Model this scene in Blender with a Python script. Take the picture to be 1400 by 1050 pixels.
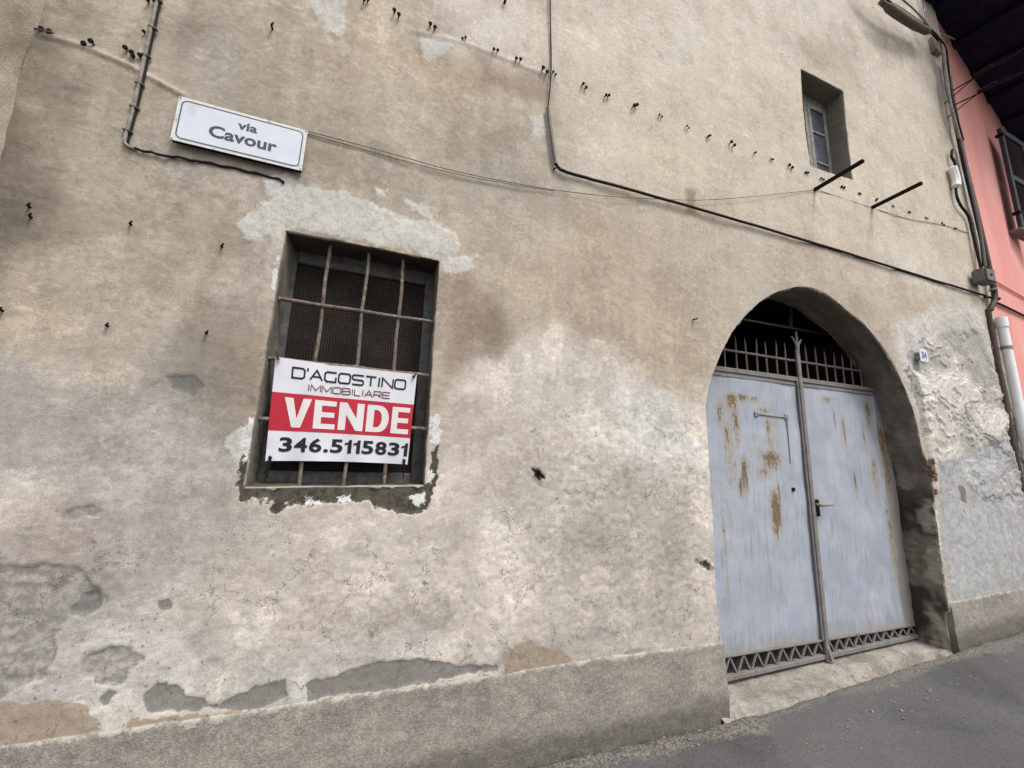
import bpy, bmesh, math, random
import numpy as np
from mathutils import Vector, Matrix

# ------------------------------------------------------------------ camera, world, sun, exposure
for o in list(bpy.data.objects): bpy.data.objects.remove(o)
SC = bpy.context.scene
COL = SC.collection
F, YAW, PITCH, ROLL = 544.9, 0.3371, 0.18513, 0.03466      # wide phone lens, measured in a 1400 px wide frame
CAM = np.array([0.0, -2.2, 1.54])
def cam_axes():
    cy, sy, cp, sp, cr, sr = math.cos(YAW), math.sin(YAW), math.cos(PITCH), math.sin(PITCH), math.cos(ROLL), math.sin(ROLL)
    f = np.array([sy*cp, cy*cp, sp]); r0 = np.array([cy, -sy, 0.0]); u0 = np.cross(r0, f)
    return cr*r0+sr*u0, -sr*r0+cr*u0, f
CR, CU, CF = cam_axes()
cam = bpy.data.cameras.new('camera'); cam_o = bpy.data.objects.new('camera', cam); COL.objects.link(cam_o)
cam.sensor_width = 36.0; cam.lens = F/1400*36; cam.clip_start = 0.05; cam.clip_end = 1000
cam_o.matrix_world = Matrix(((CR[0], CU[0], -CF[0], CAM[0]), (CR[1], CU[1], -CF[1], CAM[1]), (CR[2], CU[2], -CF[2], CAM[2]), (0, 0, 0, 1)))
SC.camera = cam_o

SUN_EL, SUN_AZ = math.radians(60), math.radians(24)          # azimuth measured from the street normal (-y) towards +x
world = bpy.data.worlds.new('World'); SC.world = world; world.use_nodes = True
wn = world.node_tree.nodes; wl = world.node_tree.links
sky = wn.new('ShaderNodeTexSky'); sky.sky_type = 'NISHITA'; sky.sun_disc = False
sky.sun_elevation = SUN_EL; sky.sun_rotation = math.pi - SUN_AZ
sky.air_density = 1.6; sky.dust_density = 4.0; sky.ozone_density = 1.0
hs = wn.new('ShaderNodeHueSaturation'); hs.inputs['Saturation'].default_value = 0.30     # overcast: grey sky
wl.new(sky.outputs[0], hs.inputs['Color']); wl.new(hs.outputs[0], wn['Background'].inputs['Color'])
wn['Background'].inputs['Strength'].default_value = 0.14
sun = bpy.data.lights.new('sun', 'SUN'); sun.energy = 1.5; sun.angle = math.radians(16); sun.color = (1.0, 0.965, 0.92)
sun_o = bpy.data.objects.new('sun', sun); COL.objects.link(sun_o)
sd = Vector((math.sin(SUN_AZ)*math.cos(SUN_EL), -math.cos(SUN_AZ)*math.cos(SUN_EL), math.sin(SUN_EL)))
sun_o.rotation_euler = sd.to_track_quat('Z', 'Y').to_euler(); sun_o.location = (3, -6, 12)
SC.cycles.max_bounces = 6; SC.cycles.diffuse_bounces = 3; SC.cycles.glossy_bounces = 2
SC.view_settings.view_transform = 'Standard'; SC.view_settings.look = 'None'
SC.view_settings.gamma = 1.0; SC.view_settings.exposure = 0.55; SC.view_settings.use_curve_mapping = False

# ------------------------------------------------------------------ image pixel positions cast from the camera onto scene planes -> metres
def ray(px, py):
    return (px-700)/F*CR - (py-525)/F*CU + CF
def wp(px, py, y=0.0):                    # point of the plane y = const (wall plane is y = 0)
    d = ray(px, py); t = (y-CAM[1])/d[1]; p = CAM+d*t
    return float(p[0]), float(p[2])
def w3(px, py, y=0.0):
    x, z = wp(px, py, y); return (x, y, z)
def gp(px, py, z=0.0):                    # point of a level plane
    d = ray(px, py); t = (z-CAM[2])/d[2]; p = CAM+d*t
    return float(p[0]), float(p[1])
def poly(pts, y=0.0): return np.array([wp(a, b, y) for a, b in pts])

# ------------------------------------------------------------------ numpy noise and distance fields
_lat = {}
def vnoise(x, z, s, seed=0):
    if seed not in _lat: _lat[seed] = np.random.RandomState(seed+11).rand(256, 256).astype(np.float32)
    L = _lat[seed]; u = x/s+37.3*seed; v = z/s+17.7*seed
    iu = np.floor(u); iv = np.floor(v); fu = u-iu; fv = v-iv
    fu = fu*fu*fu*(fu*(fu*6-15)+10); fv = fv*fv*fv*(fv*(fv*6-15)+10)
    i0 = iu.astype(np.int64) % 256; j0 = iv.astype(np.int64) % 256; i1 = (i0+1) % 256; j1 = (j0+1) % 256
    return (L[i0, j0]*(1-fu)+L[i1, j0]*fu)*(1-fv)+(L[i0, j1]*(1-fu)+L[i1, j1]*fu)*fv
def fbm(x, z, s, oct=4, seed=0, gain=0.5):           # about -1 .. 1
    a = 1.0; t = 0.0; n = 0.0; out = 0
    c, sn = math.cos(0.6), math.sin(0.6)
    for k in range(oct):
        out = out+a*(vnoise(x, z, s, seed*7+k)*2-1); n += a; a *= gain; s *= 0.5
        x, z = c*x-sn*z, sn*x+c*z
    return out/n*1.5
def sstep(a, b, t):
    t = np.clip((t-a)/(b-a), 0, 1); return t*t*(3-2*t)
def sdf(poly_pts, X, Z, margin=0.5):                  # + inside, metres
    out = np.full(X.shape, -margin, dtype=np.float64)
    lo = poly_pts.min(0)-margin; hi = poly_pts.max(0)+margin
    m = (X > lo[0]) & (X < hi[0]) & (Z > lo[1]) & (Z < hi[1])
    x = X[m]; z = Z[m]; d2 = np.full(x.shape, 1e9); ins = np.zeros(x.shape, bool)
    n = len(poly_pts)
    for i in range(n):
        ax, az = poly_pts[i]; bx, bz = poly_pts[(i+1) % n]
        ex, ez = bx-ax, bz-az; L = ex*ex+ez*ez+1e-12
        t = np.clip(((x-ax)*ex+(z-az)*ez)/L, 0, 1)
        d2 = np.minimum(d2, (x-ax-t*ex)**2+(z-az-t*ez)**2)
        c = ((az > z) != (bz > z)); ins ^= c & (x < ex*(z-az)/(ez if abs(ez) > 1e-12 else 1e-12)+ax)
    d = np.sqrt(d2); out[m] = np.maximum(np.where(ins, d, -d), -margin)
    return out
def lsdf(pts, X, Z, margin=0.3):                      # distance to a polyline (positive number)
    out = np.full(X.shape, margin); pts = np.array(pts)
    lo = pts.min(0)-margin; hi = pts.max(0)+margin
    m = (X > lo[0]) & (X < hi[0]) & (Z > lo[1]) & (Z < hi[1]); x = X[m]; z = Z[m]; d2 = np.full(x.shape, 1e9)
    for i in range(len(pts)-1):
        ax, az = pts[i]; ex, ez = pts[i+1]-pts[i]; L = ex*ex+ez*ez+1e-12
        t = np.clip(((x-ax)*ex+(z-az)*ez)/L, 0, 1); d2 = np.minimum(d2, (x-ax-t*ex)**2+(z-az-t*ez)**2)
    out[m] = np.minimum(np.sqrt(d2), margin); return out
def catmull(pts, n=6):
    P = [np.array(p, float) for p in pts]; out = []
    for i in range(len(P)-1):
        a = P[max(i-1, 0)]; b = P[i]; c = P[i+1]; d = P[min(i+2, len(P)-1)]
        for k in range(n):
            t = k/n; out.append(0.5*((2*b)+(-a+c)*t+(2*a-5*b+4*c-d)*t*t+(-a+3*b-3*c+d)*t**3))
    out.append(P[-1]); return np.array(out)
def lin(r, g, b, k=1.0):
    f = lambda c: (c/255/12.92 if c/255 <= 0.04045 else ((c/255+0.055)/1.055)**2.4)
    return (f(r)*k, f(g)*k, f(b)*k)

# ------------------------------------------------------------------ object helpers
def link(o, parent=None):
    COL.objects.link(o)
    if parent is not None: o.parent = parent
    return o
def tag(o, label=None, cat=None, group=None, kind=None):
    if label: o['label'] = label
    if cat: o['category'] = cat
    if group: o['group'] = group
    if kind: o['kind'] = kind
    return o
def empty(name, loc=(0, 0, 0), label=None, cat=None, group=None):
    o = bpy.data.objects.new(name, None); o.empty_display_size = 0.2; o.location = loc; link(o)
    return tag(o, label, cat, group)
def child(o, parent):                     # meshes are written in world metres: cancel the parent's offset
    o.parent = parent
    off = Vector((0, 0, 0)); p = parent
    while p is not None: off += p.location; p = p.parent
    o.location = Vector(o.location)-off
    return o
class MB:
    def __init__(s): s.v = []; s.f = []
    def add(s, vs, fs):
        b = len(s.v); s.v += [tuple(map(float, v)) for v in vs]; s.f += [tuple(i+b for i in f) for f in fs]; return s
    def box(s, x0, x1, y0, y1, z0, z1):
        return s.add([(x0, y0, z0), (x1, y0, z0), (x1, y1, z0), (x0, y1, z0), (x0, y0, z1), (x1, y0, z1), (x1, y1, z1), (x0, y1, z1)],
                     [(0, 3, 2, 1), (4, 5, 6, 7), (0, 1, 5, 4), (1, 2, 6, 5), (2, 3, 7, 6), (3, 0, 4, 7)])
    def beam(s, a, b, w, h, up=(0, 1, 0)):
        a = np.array(a, float); b = np.array(b, float); d = (b-a)/np.linalg.norm(b-a); u = np.array(up, float); u = u-d*(u@d); u /= np.linalg.norm(u)
        r = np.cross(d, u); vs = []
        for p in (a, b):
            for i, j in ((-1, -1), (1, -1), (1, 1), (-1, 1)): vs.append(p+r*i*w/2+u*j*h/2)
        return s.add(vs, [(0, 3, 2, 1), (4, 5, 6, 7), (0, 1, 5, 4), (1, 2, 6, 5), (2, 3, 7, 6), (3, 0, 4, 7)])
    def tube(s, pts, r, n=8, cap=True):
        P = [np.array(p, float) for p in pts]; m = len(P); rr = r if hasattr(r, '__len__') else [r]*m
        T = [P[min(i+1, m-1)]-P[max(i-1, 0)] for i in range(m)]; T = [t/(np.linalg.norm(t)+1e-12) for t in T]
        u = np.array((0.31, 0.9, 0.2)); u = u-T[0]*(u@T[0]); u /= np.linalg.norm(u); vs = []
        for i in range(m):
            u = u-T[i]*(u@T[i]); u /= np.linalg.norm(u)+1e-12; w = np.cross(T[i], u)
            for k in range(n):
                a = 2*math.pi*k/n; vs.append(P[i]+rr[i]*(math.cos(a)*u+math.sin(a)*w))
        fs = [(i*n+k, i*n+(k+1) % n, (i+1)*n+(k+1) % n, (i+1)*n+k) for i in range(m-1) for k in range(n)]
        if cap: fs += [tuple(range(n))[::-1], tuple((m-1)*n+k for k in range(n))]
        return s.add(vs, fs)
    def build(s, name, mat, parent=None, bevel=0.0, smooth=False, seg=1):
        me = bpy.data.meshes.new(name); me.from_pydata(s.v, [], s.f)
        bm = bmesh.new(); bm.from_mesh(me); bmesh.ops.recalc_face_normals(bm, faces=bm.faces)
        if bevel > 0: bmesh.ops.bevel(bm, geom=bm.edges[:], offset=bevel, segments=seg, affect='EDGES', clamp_overlap=True)
        bm.to_mesh(me); bm.free()
        if smooth:
            me.polygons.foreach_set('use_smooth', np.ones(len(me.polygons), bool)); me.set_sharp_from_angle(angle=0.75)
        me.materials.append(mat); o = bpy.data.objects.new(name, me); link(o)
        return child(o, parent) if parent is not None else o
def fast_mesh(name, V, Fq, mat, parent=None, attrs=None, smooth=True, sharp=None):
    me = bpy.data.meshes.new(name); V = np.asarray(V, np.float32); Fq = np.asarray(Fq, np.int32)
    me.vertices.add(len(V)); me.vertices.foreach_set('co', V.ravel())
    me.loops.add(Fq.size); me.loops.foreach_set('vertex_index', Fq.ravel())
    me.polygons.add(len(Fq)); me.polygons.foreach_set('loop_start', np.arange(0, Fq.size, 4, dtype=np.int32))
    me.update(calc_edges=True)
    me.polygons.foreach_set('use_smooth', np.full(len(Fq), smooth, bool))
    if sharp: me.set_sharp_from_angle(angle=sharp)
    for k, a in (attrs or {}).items():
        if a.ndim == 2:
            at = me.attributes.new(k, 'FLOAT_COLOR', 'POINT'); c = np.ones((len(V), 4), np.float32); c[:, :3] = a; at.data.foreach_set('color', c.ravel())
        else:
            at = me.attributes.new(k, 'FLOAT', 'POINT'); at.data.foreach_set('value', a.astype(np.float32))
    me.materials.append(mat); o = bpy.data.objects.new(name, me); link(o)
    return child(o, parent) if parent is not None else o

# ------------------------------------------------------------------ materials
class NT:
    def __init__(s, name):
        s.m = bpy.data.materials.new(name); s.m.use_nodes = True; s.t = s.m.node_tree; s.n = s.t.nodes; s.b = s.n['Principled BSDF']; s.tc = s.n.new('ShaderNodeTexCoord').outputs['Object']
        s.b.inputs['Roughness'].default_value = 0.85
    def L(s, a, b): s.t.links.new(a, b)
    def val(s, sock, v):
        if isinstance(v, bpy.types.NodeSocket): s.L(v, sock)
        elif hasattr(v, '__len__') and sock.type == 'RGBA' and len(v) == 3: sock.default_value = (*v, 1)
        else: sock.default_value = v
    def map(s, scale=(1, 1, 1), loc=(0, 0, 0)):
        m = s.n.new('ShaderNodeMapping'); m.inputs['Scale'].default_value = scale; m.inputs['Location'].default_value = loc; s.L(s.tc, m.inputs[0]); return m.outputs[0]
    def noise(s, scale, detail=4, rough=0.55, vec=None, dist=0.0):
        n = s.n.new('ShaderNodeTexNoise'); n.inputs['Scale'].default_value = scale; n.inputs['Detail'].default_value = detail; n.inputs['Roughness'].default_value = rough; n.inputs['Distortion'].default_value = dist
        s.L(vec or s.tc, n.inputs['Vector']); return n.outputs['Fac']
    def vor(s, scale, feature='F1', vec=None, rnd=1.0):
        n = s.n.new('ShaderNodeTexVoronoi'); n.feature = feature; n.inputs['Scale'].default_value = scale; n.inputs['Randomness'].default_value = rnd; s.L(vec or s.tc, n.inputs['Vector']); return n.outputs['Distance']
    def math(s, op, a, b=0.0, c=None, clamp=False):
        n = s.n.new('ShaderNodeMath'); n.operation = op; n.use_clamp = clamp; s.val(n.inputs[0], a); s.val(n.inputs[1], b)
        if c is not None: s.val(n.inputs[2], c)
        return n.outputs[0]
    def ramp(s, v, a, b, c=0.0, d=1.0):
        n = s.n.new('ShaderNodeMapRange'); n.interpolation_type = 'SMOOTHSTEP'; s.val(n.inputs['Value'], v)
        for k, x in (('From Min', a), ('From Max', b), ('To Min', c), ('To Max', d)): n.inputs[k].default_value = x
        return n.outputs['Result']
    def mix(s, f, a, b, mode='MIX'):
        n = s.n.new('ShaderNodeMix'); n.data_type = 'RGBA'; n.blend_type = mode; s.val(n.inputs[0], f); s.val(n.inputs[6], a); s.val(n.inputs[7], b); return n.outputs[2]
    def attr(s, name, color=False):
        n = s.n.new('ShaderNodeAttribute'); n.attribute_name = name; return n.outputs['Color' if color else 'Fac']
    def bump(s, h, strength=0.5, dist=0.01, prev=None):
        n = s.n.new('ShaderNodeBump'); n.inputs['Strength'].default_value = strength; n.inputs['Distance'].default_value = dist; s.val(n.inputs['Height'], h)
        if prev: s.L(prev, n.inputs['Normal'])
        return n.outputs[0]
    def out(s, col, rough=None, normal=None, metal=None):
        s.val(s.b.inputs['Base Color'], col)
        if rough is not None: s.val(s.b.inputs['Roughness'], rough)
        if normal is not None: s.L(normal, s.b.inputs['Normal'])
        if metal is not None: s.val(s.b.inputs['Metallic'], metal)
        return s.m

def mat_plain(name, col, rough=0.7, var=0.25, scale=30, metal=0.0, bump=0.2, dirt=None, dirt_amt=0.4, dscale=9):
    t = NT(name); n = t.noise(scale, 5, 0.6); f = t.ramp(n, 0.3, 0.7, 1-var, 1+var)
    c = t.mix(1.0, col, t.mix(0, (1, 1, 1), (1, 1, 1)), 'MULTIPLY')
    cm = t.n.new('ShaderNodeVectorMath'); cm.operation = 'SCALE'; cm.inputs[0].default_value = col; t.L(f, cm.inputs['Scale']); c = cm.outputs[0]
    if dirt:
        d = t.noise(dscale, 6, 0.65); c = t.mix(t.ramp(d, 0.62-dirt_amt*0.25, 0.72, 0, 1), c, dirt)
    t.b.inputs['Specular IOR Level'].default_value = 0.12 if max(col) < 0.06 else 0.4
    return t.out(c, rough, t.bump(n, bump, 0.004), metal)

def mat_plaster():
    t = NT('aged_plaster')
    base = t.attr('base', True)
    nB = t.noise(38, 5, 0.7); nC = t.noise(170, 2, 0.65)
    nA = t.noise(13, 4, 0.68)
    sp = t.math('ADD', t.math('MULTIPLY', nB, 0.55), t.math('MULTIPLY', nC, 0.45))
    col = t.mix(t.ramp(sp, 0.41, 0.59, 0, 1), t.mix(1.0, base, (0.90, 0.895, 0.89), 'MULTIPLY'), t.mix(1.0, base, (1.07, 1.07, 1.07), 'MULTIPLY'))
    col = t.mix(t.ramp(nC, 0.60, 0.70, 0, 0.45), col, t.mix(1.0, col, (1.32, 1.32, 1.32), 'MULTIPLY')); col = t.mix(t.ramp(nC, 0.39, 0.29, 0, 0.5), col, t.mix(1.0, col, (0.66, 0.64, 0.62), 'MULTIPLY'))
    fl = t.noise(26, 3, 0.6, t.map((0.45, 1, 1.9)), 0.8)
    col = t.mix(t.ramp(fl, 0.615, 0.655, 0, 0.55), col, t.mix(1.0, col, (1.30, 1.29, 1.27), 'MULTIPLY')); col = t.mix(t.ramp(fl, 0.365, 0.325, 0, 0.55), col, t.mix(1.0, col, (0.76, 0.74, 0.72), 'MULTIPLY'))
    # noise that frays the edge of every patch
    e1 = t.math('SUBTRACT', nA, 0.5); e2 = t.math('SUBTRACT', nB, 0.5)
    edge = t.math('ADD', t.math('MULTIPLY', e1, 0.040), t.math('ADD', t.math('MULTIPLY', e2, 0.046), t.math('MULTIPLY', t.math('SUBTRACT', nC, 0.5), 0.022)))
    def patch(attr, w=0.004, k=1.0):
        s = t.math('ADD', t.attr(attr), t.math('MULTIPLY', edge, k)); return t.ramp(s, -w, w)
    var = t.ramp(sp, 0.35, 0.65, 0.82, 1.14)
    def vcol(c):
        n = t.n.new('ShaderNodeVectorMath'); n.operation = 'SCALE'; n.inputs[0].default_value = c; t.L(var, n.inputs['Scale']); return n.outputs[0]
    fk = t.math('ADD', t.attr('flake'), t.math('ADD', t.math('MULTIPLY', e2, 1.1), t.math('MULTIPLY', e1, 0.8)))      # old limewash coats, worn through in layers
    col = t.mix(t.ramp(fk, 0.16, 0.24, 0, 0.42), col, t.mix(1.0, col, (1.24, 1.23, 1.22), 'MULTIPLY')); col = t.mix(t.ramp(fk, 0.46, 0.50, 0, 0.6), col, t.mix(1.0, col, (1.22, 1.23, 1.24), 'MULTIPLY'))
    col = t.mix(t.ramp(fk, -0.42, -0.47, 0, 0.5), col, t.mix(1.0, col, (0.80, 0.78, 0.76), 'MULTIPLY'))
    m_cem = patch('cement', 0.015); col = t.mix(t.math('MULTIPLY', m_cem, 0.9), col, t.mix(t.ramp(nA, 0.38, 0.62), (0.31, 0.313, 0.315), (0.41, 0.408, 0.40)))
    m_tan = patch('tan', 0.006, 0.5); col = t.mix(t.math('MULTIPLY', m_tan, 0.85), col, vcol((0.30, 0.235, 0.175)))
    m_lt = patch('light', 0.010, 1.1); col = t.mix(t.math('MULTIPLY', m_lt, t.ramp(sp, 0.30, 0.55, 0.45, 0.92)), col, vcol((0.52, 0.505, 0.465)))
    m_sp = patch('spall', 0.004, 0.35); col = t.mix(t.math('MULTIPLY', m_sp, 0.80), col, t.mix(t.ramp(nB, 0.4, 0.6), (0.20, 0.188, 0.172), (0.33, 0.31, 0.285)))
    m_dp = patch('damp', 0.003, 0.45); col = t.mix(t.math('MULTIPLY', m_dp, 0.82), col, vcol((0.160, 0.154, 0.143)))
    m_mo = patch('mortar', 0.003, 0.7); col = t.mix(m_mo, col, t.mix(t.ramp(nB, 0.35, 0.65), (0.045, 0.040, 0.031), (0.10, 0.088, 0.068)))
    m_wh = patch('white', 0.004, 1.5); col = t.mix(m_wh, col, vcol((0.60, 0.60, 0.58)))
    # cracks and pits where the lower render is tired
    tired = t.attr('tired')
    wv = t.n.new('ShaderNodeVectorMath'); wv.operation = 'MULTIPLY_ADD'; t.L(nA.node.outputs['Color'], wv.inputs[0]); wv.inputs[1].default_value = (0.22, 0.22, 0.22); t.L(t.tc, wv.inputs[2])
    ck = t.vor(4.2, 'DISTANCE_TO_EDGE', wv.outputs[0]); gap = t.ramp(t.attr('gap'), -0.15, 0.08)
    crack = t.math('MULTIPLY', t.math('MULTIPLY', t.ramp(ck, 0.017, 0.004), gap), t.ramp(tired, 0.2, 0.7))
    col = t.mix(t.math('MULTIPLY', crack, 0.7), col, (0.10, 0.09, 0.075))
    pv = t.vor(34, 'F1'); pit = t.math('MULTIPLY', t.math('MULTIPLY', t.ramp(t.math('ADD', pv, t.math('MULTIPLY', e2, 0.5)), 0.22, 0.10), t.ramp(t.attr('gap'), -0.30, -0.55)), t.ramp(tired, 0.0, 0.6))
    col = t.mix(t.math('MULTIPLY', pit, 0.6), col, (0.11, 0.10, 0.085))
    # fine grain; the larger relief is in the mesh
    nrm = t.bump(sp, 0.45, 0.0045)
    t.b.inputs['Specular IOR Level'].default_value = 0.25
    return t.out(col, 0.93, nrm)

def mat_plinth():
    t = NT('plinth_render'); nA = t.noise(4, 7, 0.65); nB = t.noise(60, 5, 0.75); v = t.vor(120, 'F1'); e = t.attr('edge')
    c = t.mix(t.ramp(nA, 0.35, 0.65), (0.225, 0.208, 0.184), (0.315, 0.285, 0.246))
    c = t.mix(t.ramp(nB, 0.42, 0.62), t.mix(1.0, c, (0.80, 0.79, 0.78), 'MULTIPLY'), t.mix(1.0, c, (1.14, 1.14, 1.14), 'MULTIPLY'))
    c = t.mix(t.ramp(t.math('ADD', t.attr('grime'), t.math('MULTIPLY', t.math('SUBTRACT', nA, 0.5), 0.30)), 0.0, 0.10), c, t.mix(1.0, c, (0.50, 0.50, 0.50), 'MULTIPLY'))
    em = t.ramp(t.math('ADD', e, t.math('MULTIPLY', t.math('SUBTRACT', t.noise(9, 6, 0.7), 0.5), 0.20)), 0.0, 0.012)
    c = t.mix(t.math('MULTIPLY', em, 0.8), c, (0.40, 0.37, 0.32))
    h = t.math('ADD', nB, t.math('MULTIPLY', v, -0.8))
    return t.out(c, 0.95, t.bump(h, 0.45, 0.005))

def mat_asphalt():
    t = NT('asphalt'); nA = t.noise(1.1, 6, 0.6); nB = t.noise(70, 4, 0.7); v = t.vor(190, 'F1'); n2 = t.noise(9, 6, 0.65)
    c = t.mix(t.ramp(nA, 0.35, 0.65), (0.074, 0.072, 0.072), (0.108, 0.105, 0.103))
    c = t.mix(t.ramp(n2, 0.55, 0.72, 0, 0.5), c, (0.135, 0.125, 0.112))
    c = t.mix(t.ramp(v, 0.30, 0.10), c, t.mix(1.0, c, (1.75, 1.72, 1.68), 'MULTIPLY'))
    c = t.mix(t.ramp(nB, 0.52, 0.36), c, t.mix(1.0, c, (0.55, 0.55, 0.56), 'MULTIPLY'))
    dust = t.math('ADD', t.attr('dust'), t.math('MULTIPLY', t.math('SUBTRACT', n2, 0.5), 0.55))
    c = t.mix(t.ramp(dust, 0.0, 0.30, 0, 0.85), c, t.mix(t.ramp(nB, 0.42, 0.58), (0.085, 0.078, 0.068), (0.24, 0.22, 0.19)))
    pt = t.noise(0.55, 3, 0.5, None, 0.8); c = t.mix(t.ramp(pt, 0.54, 0.56, 0, 0.30), c, (0.125, 0.12, 0.115))
    h = t.math('ADD', nB, t.math('MULTIPLY', v, -1.0))
    return t.out(c, 0.88, t.bump(h, 0.7, 0.008))

def mat_concrete_step():
    t = NT('worn_concrete'); nA = t.noise(5, 6, 0.65); nB = t.noise(55, 5, 0.7)
    c = t.mix(t.ramp(nA, 0.35, 0.62), (0.20, 0.18, 0.155), (0.33, 0.30, 0.265))
    c = t.mix(t.ramp(t.noise(17, 6, 0.7), 0.56, 0.66, 0, 0.7), c, (0.15, 0.125, 0.105))
    c = t.mix(t.ramp(nB, 0.45, 0.62), t.mix(1.0, c, (0.82, 0.81, 0.80), 'MULTIPLY'), t.mix(1.0, c, (1.12, 1.12, 1.12), 'MULTIPLY'))
    return t.out(c, 0.93, t.bump(nB, 0.6, 0.006))

def mat_gate():
    t = NT('rusting_blue_grey_paint'); st = t.noise(26, 7, 0.7, t.map((1, 1, 0.16))); nA = t.noise(3.2, 5, 0.6); nB = t.noise(48, 6, 0.72, t.map((1, 1, 0.35))); nC = t.noise(85, 5, 0.7)
    c = t.mix(t.ramp(nA, 0.35, 0.68), (0.310, 0.340, 0.410), (0.385, 0.412, 0.475))
    c = t.mix(t.ramp(st, 0.50, 0.72, 0, 0.75), c, (0.30, 0.285, 0.275)); c = t.mix(t.ramp(t.noise(7, 6, 0.7, t.map((1, 1, 0.4))), 0.55, 0.75, 0, 0.6), c, (0.33, 0.30, 0.265))
    c = t.mix(t.ramp(st, 0.40, 0.28, 0, 0.4), c, (0.47, 0.49, 0.54))
    dr = t.noise(60, 3, 0.6, t.map((1, 1, 0.045))); c = t.mix(t.ramp(dr, 0.60, 0.66, 0, 0.45), c, (0.19, 0.18, 0.175)); c = t.mix(t.ramp(dr, 0.36, 0.31, 0, 0.35), c, (0.47, 0.48, 0.51))
    g = t.math('ADD', t.attr('grime'), t.math('MULTIPLY', t.math('SUBTRACT', st, 0.5), 0.8)); c = t.mix(t.ramp(g, 0.1, 0.75, 0, 0.75), c, (0.19, 0.165, 0.135))
    r = t.math('ADD', t.attr('rust'), t.math('ADD', t.math('MULTIPLY', t.math('SUBTRACT', nB, 0.5), 2.2), t.math('MULTIPLY', t.math('SUBTRACT', nC, 0.5), 0.9)))
    c = t.mix(t.ramp(r, -0.05, 0.55, 0, 0.8), c, (0.315, 0.28, 0.225))
    m = t.ramp(r, 0.56, 0.72); c = t.mix(m, c, t.mix(t.ramp(nC, 0.4, 0.6), (0.105, 0.066, 0.042), (0.235, 0.165, 0.105)))
    ch = t.math('MULTIPLY', t.ramp(nB, 0.70, 0.74), 0.8); c = t.mix(ch, c, (0.14, 0.095, 0.065))
    return t.out(c, t.ramp(m, 0, 1, 0.48, 0.9), t.bump(t.math('ADD', t.math('MULTIPLY', nC, 0.35), t.math('MULTIPLY', m, -0.35)), 0.35, 0.004))

def mat_pink():
    t = NT('pink_limewash'); nA = t.noise(1.4, 6, 0.6, t.map((1, 1, 0.5))); nB = t.noise(50, 5, 0.7)
    c = t.mix(t.ramp(nA, 0.35, 0.65), (0.66, 0.255, 0.225), (0.74, 0.33, 0.295)); c = t.mix(t.ramp(nB, 0.4, 0.65, 0, 0.3), c, (0.74, 0.37, 0.335))
    return t.out(c, 0.9, t.bump(nB, 0.35, 0.004))
def mat_tan_wall():
    t = NT('tan_roughcast'); nA = t.noise(6, 6, 0.65); nB = t.noise(45, 5, 0.7)
    c = t.mix(t.ramp(nA, 0.35, 0.65), (0.44, 0.37, 0.30), (0.56, 0.48, 0.40)); c = t.mix(t.ramp(nB, 0.6, 0.7, 0, 0.6), c, (0.55, 0.49, 0.42))
    return t.out(c, 0.93, t.bump(nB, 0.7, 0.008))
def mat_glass(name, col, rough=0.12):
    t = NT(name); n = t.noise(3, 3); c = t.mix(t.ramp(n, 0.4, 0.7), col, tuple(k*1.6 for k in col))
    t.b.inputs['Specular IOR Level'].default_value = 0.6
    return t.out(c, t.ramp(n, 0.3, 0.7, rough, rough+0.2))
def mat_screen():
    t = NT('fly_screen'); a = t.n.new('ShaderNodeTexWave'); a.inputs['Scale'].default_value = 30; t.L(t.tc, a.inputs['Vector']); a.bands_direction = 'X'
    b = t.n.new('ShaderNodeTexWave'); b.inputs['Scale'].default_value = 30; t.L(t.tc, b.inputs['Vector']); b.bands_direction = 'Z'
    m = t.math('MAXIMUM', t.ramp(a.outputs['Fac'], 0.6, 0.9), t.ramp(b.outputs['Fac'], 0.6, 0.9)); n = t.noise(3, 4)
    c = t.mix(m, (0.008, 0.007, 0.006), t.mix(t.ramp(n, 0.4, 0.65), (0.026, 0.020, 0.016), (0.052, 0.040, 0.031)))
    t.b.inputs['Specular IOR Level'].default_value = 0.15
    return t.out(c, 0.8)

M_PLASTER = mat_plaster(); M_PLINTH = mat_plinth(); M_ROAD = mat_asphalt(); M_STEP = mat_concrete_step(); M_GATE = mat_gate(); M_PINK = mat_pink(); M_TAN = mat_tan_wall()
M_IRON = mat_plain('rusty_iron', (0.10, 0.083, 0.068), 0.8, 0.35, 45, dirt=(0.17, 0.085, 0.04), dirt_amt=0.5, dscale=30)
M_GREYIRON = mat_plain('grey_painted_iron', (0.185, 0.175, 0.165), 0.65, 0.15, 14, dirt=(0.13, 0.09, 0.06), dirt_amt=0.3, dscale=9)
M_BAR = mat_plain('flaking_grille_paint', (0.20, 0.17, 0.145), 0.75, 0.35, 60, dirt=(0.085, 0.05, 0.035), dirt_amt=1.2, dscale=38)
M_THIN = mat_plain('thin_weathered_wire', (0.13, 0.11, 0.095), 0.8, 0.3, 30)
M_MESHWIRE = mat_plain('dark_mesh_wire', (0.062, 0.048, 0.040), 0.8, 0.4, 6)
M_HASP = mat_plain('painted_hasp', (0.25, 0.255, 0.275), 0.7, 0.25, 30, dirt=(0.20, 0.15, 0.10), dirt_amt=0.8, dscale=20)
M_PICKET = mat_plain('tarnished_pickets', (0.115, 0.106, 0.098), 0.7, 0.3, 40, dirt=(0.10, 0.06, 0.04), dirt_amt=0.5, dscale=26)
M_DARKIRON = mat_plain('dark_iron', (0.012, 0.0095, 0.008), 0.85, 0.3, 40)
M_CABLE = mat_plain('dusty_black_cable', (0.020, 0.017, 0.015), 0.75, 0.3, 30)
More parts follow.
